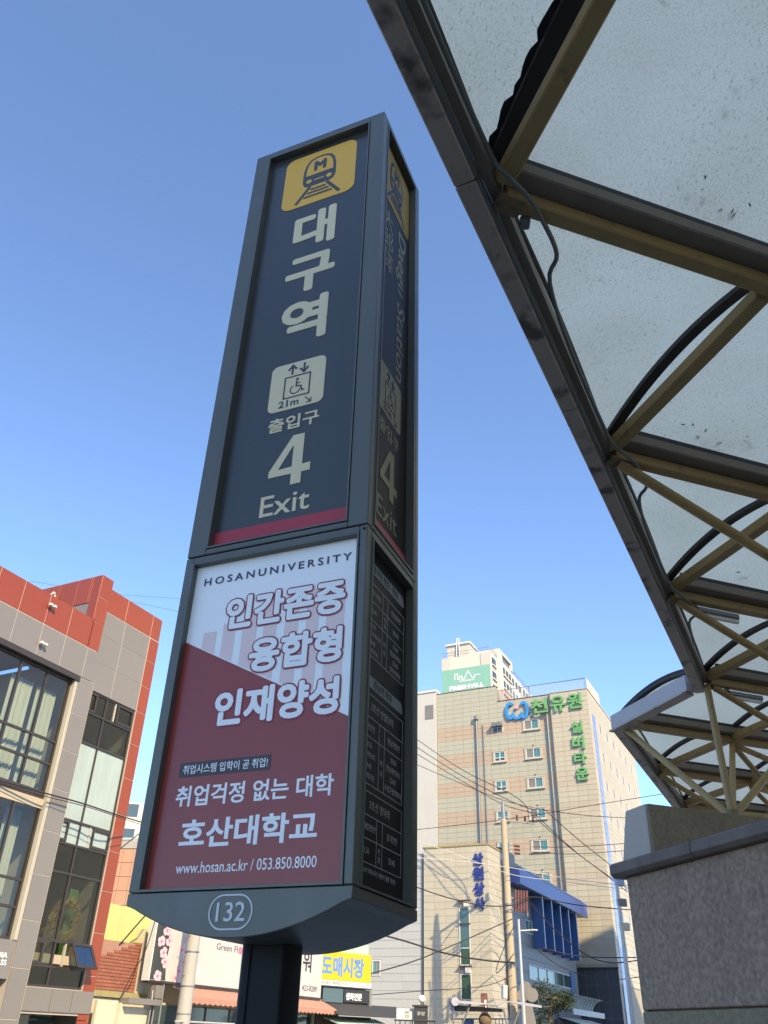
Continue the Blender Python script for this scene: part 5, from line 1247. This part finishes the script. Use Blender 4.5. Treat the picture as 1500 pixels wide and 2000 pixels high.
wire('thin cable just under the thick one on the left building', [(-40, 1520, 24), (80, 1553, 25), (170, 1576, 26), (240, 1599, 27), (330, 1628, 30)], .012)
wire('black cable rising to the pylon beside the red column', [(232, 1660, 30), (262, 1636, 30), (300, 1608, 30)], .018)
wire('black cable slanting in front of the lime gable', [(185, 1890, 29.5), (235, 1843, 29.5), (275, 1798, 29.5), (330, 1738, 29.5)], .022)
wire('hanging cable in front of the brick wall by the orchid sign', [(232, 1955, 29), (262, 1895, 29), (282, 1862, 29), (298, 1815, 29), (310, 1770, 29)], .014)
wire('faint cable behind the red stair tower roof', [(60, 1135, 60), (200, 1158, 64), (300, 1166, 68), (400, 1172, 70)], .012)
wire('fainter lower cable behind the red parapet', [(240, 1172, 60), (300, 1184, 64), (400, 1206, 70)], .012)

# pine tree in the lane
def pine(label, base_px, d, crown_pts, trunk_top):
    b_ = far(base_px[0], 1990, d); b_.z = 0
    t_ = thing('pine_tree', label, 'tree', b_)
    tp = far(*trunk_top, d)
    tr = MB().tube(smooth_pts([b_, b_ + Vector((.1, 0, 1.0)), (b_ + tp) / 2 + Vector((-.15, .1, .2)), tp], 4), [.16 - .008 * k for k in range(13)], 8)
    cr = MB(); rr = random.Random(3)
    for (x, y, r_px) in crown_pts:
        c_ = far(x, y, d + rr.uniform(-.8, .8)); r_ = r_px / 1900 * d
        tr.tube([(tp + b_ * 0) * .5 + c_ * .5 if False else Vector((tp.x, tp.y, min(c_.z, tp.z))), c_], [.05, .015], 5)
        for k in range(int(150 * max(.6, r_))):
            p_ = c_ + Vector((rr.gauss(0, r_ * .5), rr.gauss(0, r_ * .5), rr.gauss(0, r_ * .36)))
            for q in range(4):
                d_ = Vector((rr.uniform(-1, 1), rr.uniform(-1, 1), rr.uniform(-.2, 1))).normalized() * rr.uniform(.10, .2)
                s_ = d_.cross(Vector((rr.uniform(-1, 1), rr.uniform(-1, 1), rr.uniform(-1, 1)))).normalized() * .028
                cr.add([p_ - s_, p_ + s_, p_ + d_], [(0, 1, 2)])
    part('trunk', tr, M['bark'], t_, smooth=True); part('crown', cr, M['needles'], t_, norm=False)
pine('dark green pine tree beside the arched canopy in the lane', (1072, 1990), 57, [(1050, 1945, 22), (1062, 1930, 18), (1045, 1965, 24), (1060, 1985, 24), (1085, 1948, 20), (1098, 1945, 18), (1108, 1958, 14), (1090, 1962, 18), (1070, 1955, 24), (1100, 1966, 12), (1040, 1935, 12), (1050, 1995, 20), (1112, 1950, 10), (1075, 1975, 16)], (1078, 1950))

# round-lobed sign post beside the lane
SGf = Frame(tuple(far(1030, 1960, 55)[:2]), 95, 185)
sp = thing('clover_sign', 'cream sign with rounded lobes on a curved board beside the lamp post', 'sign', SGf(0, 0, 0))
zz = far(1035, 1945, 55).z
part('sign_lobe', MB().prism(disc(.28, zz + .05, .36, 18), SGf, 0, .10), M['taupe_panel'], sp); part('sign_lobe', MB().prism(disc(-.05, zz + .38, .34, 18), SGf, -.012, .088), M['taupe_panel'], sp); part('sign_lobe', MB().prism(disc(-.25, zz, .32, 18), SGf, -.024, .076), M['taupe_panel'], sp)
part('sign_board', MB().prism([(-.35, 0), (.75, 0), (.68, 1.4), (.52, 2.2), (.25, zz - .4), (-.35, zz - .3)], SGf, -.04, .06), M['taupe_panel'], sp)
text('lettering', 'm', sp, SGf, .20, 1.95, .50, 2.10, .0605, .07, M['ink_black'], .01); text('lettering', 'm', sp, SGf, .12, 1.62, .42, 1.78, .0605, .07, M['ink_black'], .01)
# maroon blade sign
BLf = Frame(tuple(far(946, 1960, 55)[:2]), 90, 180); z1 = far(946, 1940, 55).z; z0 = far(946, 1985, 55).z
bl = thing('blade_sign', 'narrow dark maroon upright sign behind the cart canvas', 'sign', BLf(0, 0, 0))
part('board', MB().box(BLf, -.19, .19, z0, z1, -.06, .06), M['maroon'], bl); part('board_post', MB().box(BLf, -.03, .03, 0, z0 - .002, -.03, .03), M['sign_grey'], bl)
text('lettering', '금은', bl, BLf, .0, z0 + .25, .12, z1 - .3, .0605, .07, M['letter_white'], .02, turn=True)

# street cart with canvas roof
cd = 22.0
ct = thing('street_cart', 'street cart with grey canvas roof on thin poles in front of the beige building', 'cart', Vector((far(950, 1990, cd).x, far(950, 1990, cd).y, 0)))
fpts = [(884, 1953), (905, 1955), (930, 1957), (955, 1960), (975, 1963), (985, 1958), (995, 1955), (1015, 1957), (1035, 1960), (1058, 1964)]
P = []
for (x, y) in fpts:
    a = far(x, y, cd); P += [a, a + Vector((.1, 1.2, .04)), a + Vector((.1, 1.2, .015)), a + Vector((0, 0, -.035 - .02 * math.sin(x * .05)))]
n_ = len(fpts); fs2 = []
for i in range(n_ - 1):
    for q in range(4): fs2.append((4 * i + q, 4 * i + (q + 1) % 4, 4 * (i + 1) + (q + 1) % 4, 4 * (i + 1) + q))
fs2 += [(0, 1, 2, 3), (4 * n_ - 1, 4 * n_ - 2, 4 * n_ - 3, 4 * n_ - 4)]
part('canvas_roof', MB().add(P, fs2), M['canvas'], ct)
P = []
for k in range(9):
    x = 888 + k * 12; a = far(x, 1962 + k * .9, cd); b_ = far(x + 2, 1974 + k * .25, cd); P += [a + Vector((0, .25, 0)), b_ + Vector((0, .32, 0))]
part('canvas_valance', MB().add(P, [(2 * i, 2 * i + 1, 2 * i + 3, 2 * i + 2) for i in range(8)]), M['canvas_brown'], ct)
roll = far(884, 1956, cd); part('canvas_side', MB().tube([far(889, 1956, cd) + Vector((0, q * .15, 0)) for q in range(6)], .09, 10), M['canvas'], ct, smooth=True)
part('rolled_sheet', MB().tube([far(887, 1956, cd) + Vector((-.02, .1, -.02)), far(885, 1972, cd) + Vector((-.02, .15, 0))], .05, 8), M['canvas'], ct, smooth=True)
part('side_flap', MB().add([far(881, 1956, cd), far(883, 1982, cd), far(891, 1980, cd) + Vector((0, .5, 0)), far(888, 1972, cd) + Vector((0, .4, 0))], [(0, 1, 2, 3)]), M['blue_paint'], ct)
def gp(x, y, dy=0.0): q = far(x, y, cd); return q + Vector((0, dy, 0))
for (xa, ya, xb) in ((922, 1955, 902), (886, 1980, 887), (1018, 1966, 1004), (985, 1970, 992)):
    top = gp(xa, ya, .1); bot = gp(xb, 2005, .1); part('cart_pole', MB().tube([top, bot, Vector((bot.x, bot.y, 0))], .022, 8), M['sign_grey'], ct)
part('cart_rail', MB().tube([gp(885, 1989, .6), gp(1010, 1989, .6)], .018, 6), M['rail_white'], ct)
for x in (975, 982, 989, 996, 1003, 1010): part('cart_baluster', MB().tube([gp(x, 1989, .6), gp(x, 2040, .6)], .014, 6), M['rail_white'], ct)
ctb = gp(948, 2005, .5)
part('cart_body', MB().box(G, gp(890, 2000).x, gp(1012, 2000).x, .45, 1.1, -(ctb.y + .6), -(ctb.y - .3)), M['blue_paint'], ct, bevel=.03)
for x in (900, 1000):
    w_ = gp(x, 2000, .2); part('wheel', MB().tube([Vector((w_.x, w_.y - .04, .26)), Vector((w_.x, w_.y + .04, .26))], .26, 16), M['ink_black'], ct)
bc = gp(951, 1992, .35)
bu = single('cloth_bundle', 'brown rounded bundle hung under the canvas roof of the cart', 'bundle', MB().ball(bc, .15, 14, 10, (1, .9, 1)).tube([bc + Vector((0, 0, .12)), bc + Vector((0, 0, .30))], .01, 6), M['bundle'], smooth=True)
bd = single('blue_bag', 'dark blue bag hanging left of the brown bundle under the cart roof', 'bag', MB().box(G, gp(908, 1990).x, gp(931, 1990).x, gp(920, 2010).z, gp(920, 1988).z, -(ctb.y + .3), -(ctb.y + .05)), M['blue_paint'], bevel=.03)

# gate lamp and small signs left of the cart
gd = 38.0
gl = thing('globe_lamp', 'round white globe lamp on a dark square post', 'lamp', Vector((far(824, 1960, gd).x, far(824, 1960, gd).y, 0)))
gc = far(824, 1951, gd)
part('globe', MB().ball(gc, .135, 18, 12), M['bulb'], gl, smooth=True); part('neck', MB().tube([gc - Vector((0, 0, .22)), gc - Vector((0, 0, .12))], [.03, .06], 10), M['sign_grey'], gl)
GBf = Frame(tuple(far(822, 1975, gd)[:2]), 92, 182); zt_ = gc.z - .215
part('gate_post', MB().box(GBf, -.27, .27, 0, zt_ - .06, -.2, .2), M['ink_black'], gl, bevel=.01); part('post_cap', MB().box(GBf, -.34, .28, zt_ - .058, zt_, -.24, .24), M['ink_black'], gl)
text('lettering', '꽃밭', gl, GBf, -.16, zt_ - .35, .16, zt_ - .22, .201, .206, M['grey_ink'], .01)
wsg = thing('shop_placard', 'small white placard with vertical writing left of the globe lamp', 'sign', Vector((far(794, 1980, gd).x, far(794, 1980, gd).y, 0)))
WSf = Frame(tuple(far(794, 1980, gd)[:2]), 92, 182); za_, zb_ = far(794, 1970, gd).z, far(794, 1993, gd).z
part('board', MB().box(WSf, -.40, .36, zb_, za_, -.05, .05), M['paint_white'], wsg, bevel=.01)
part('leg', MB().box(WSf, -.3, -.25, 0, zb_ - .002, -.03, .03), M['sign_grey'], wsg); part('leg', MB().box(WSf, .2, .25, 0, zb_ - .002, -.03, .03), M['sign_grey'], wsg)
text('lettering', '꽃집', wsg, WSf, -.07, zb_ + .08, .10, za_ - .06, .051, .056, M['ink_black'], .0, turn=True)
rl2 = thing('iron_railing', 'black iron railing along the bottom edge by the globe lamp', 'railing', Vector((far(800, 1990, gd).x, far(800, 1990, gd).y - .3, 0)))
RF = Frame((far(800, 1990, gd - .4)[0], far(800, 1990, gd - .4)[1]), 92, 182); zr = far(800, 1993, gd - .4).z
part('top_rail', MB().tube([RF(-.6, zr, 0), RF(1.0, zr, 0)], .03, 6), M['ink_black'], rl2)
for k in range(9): part('bar', MB().tube([RF(-.55 + k * .19, 0, 0), RF(-.55 + k * .19, zr, 0)], .016, 6), M['ink_black'], rl2)
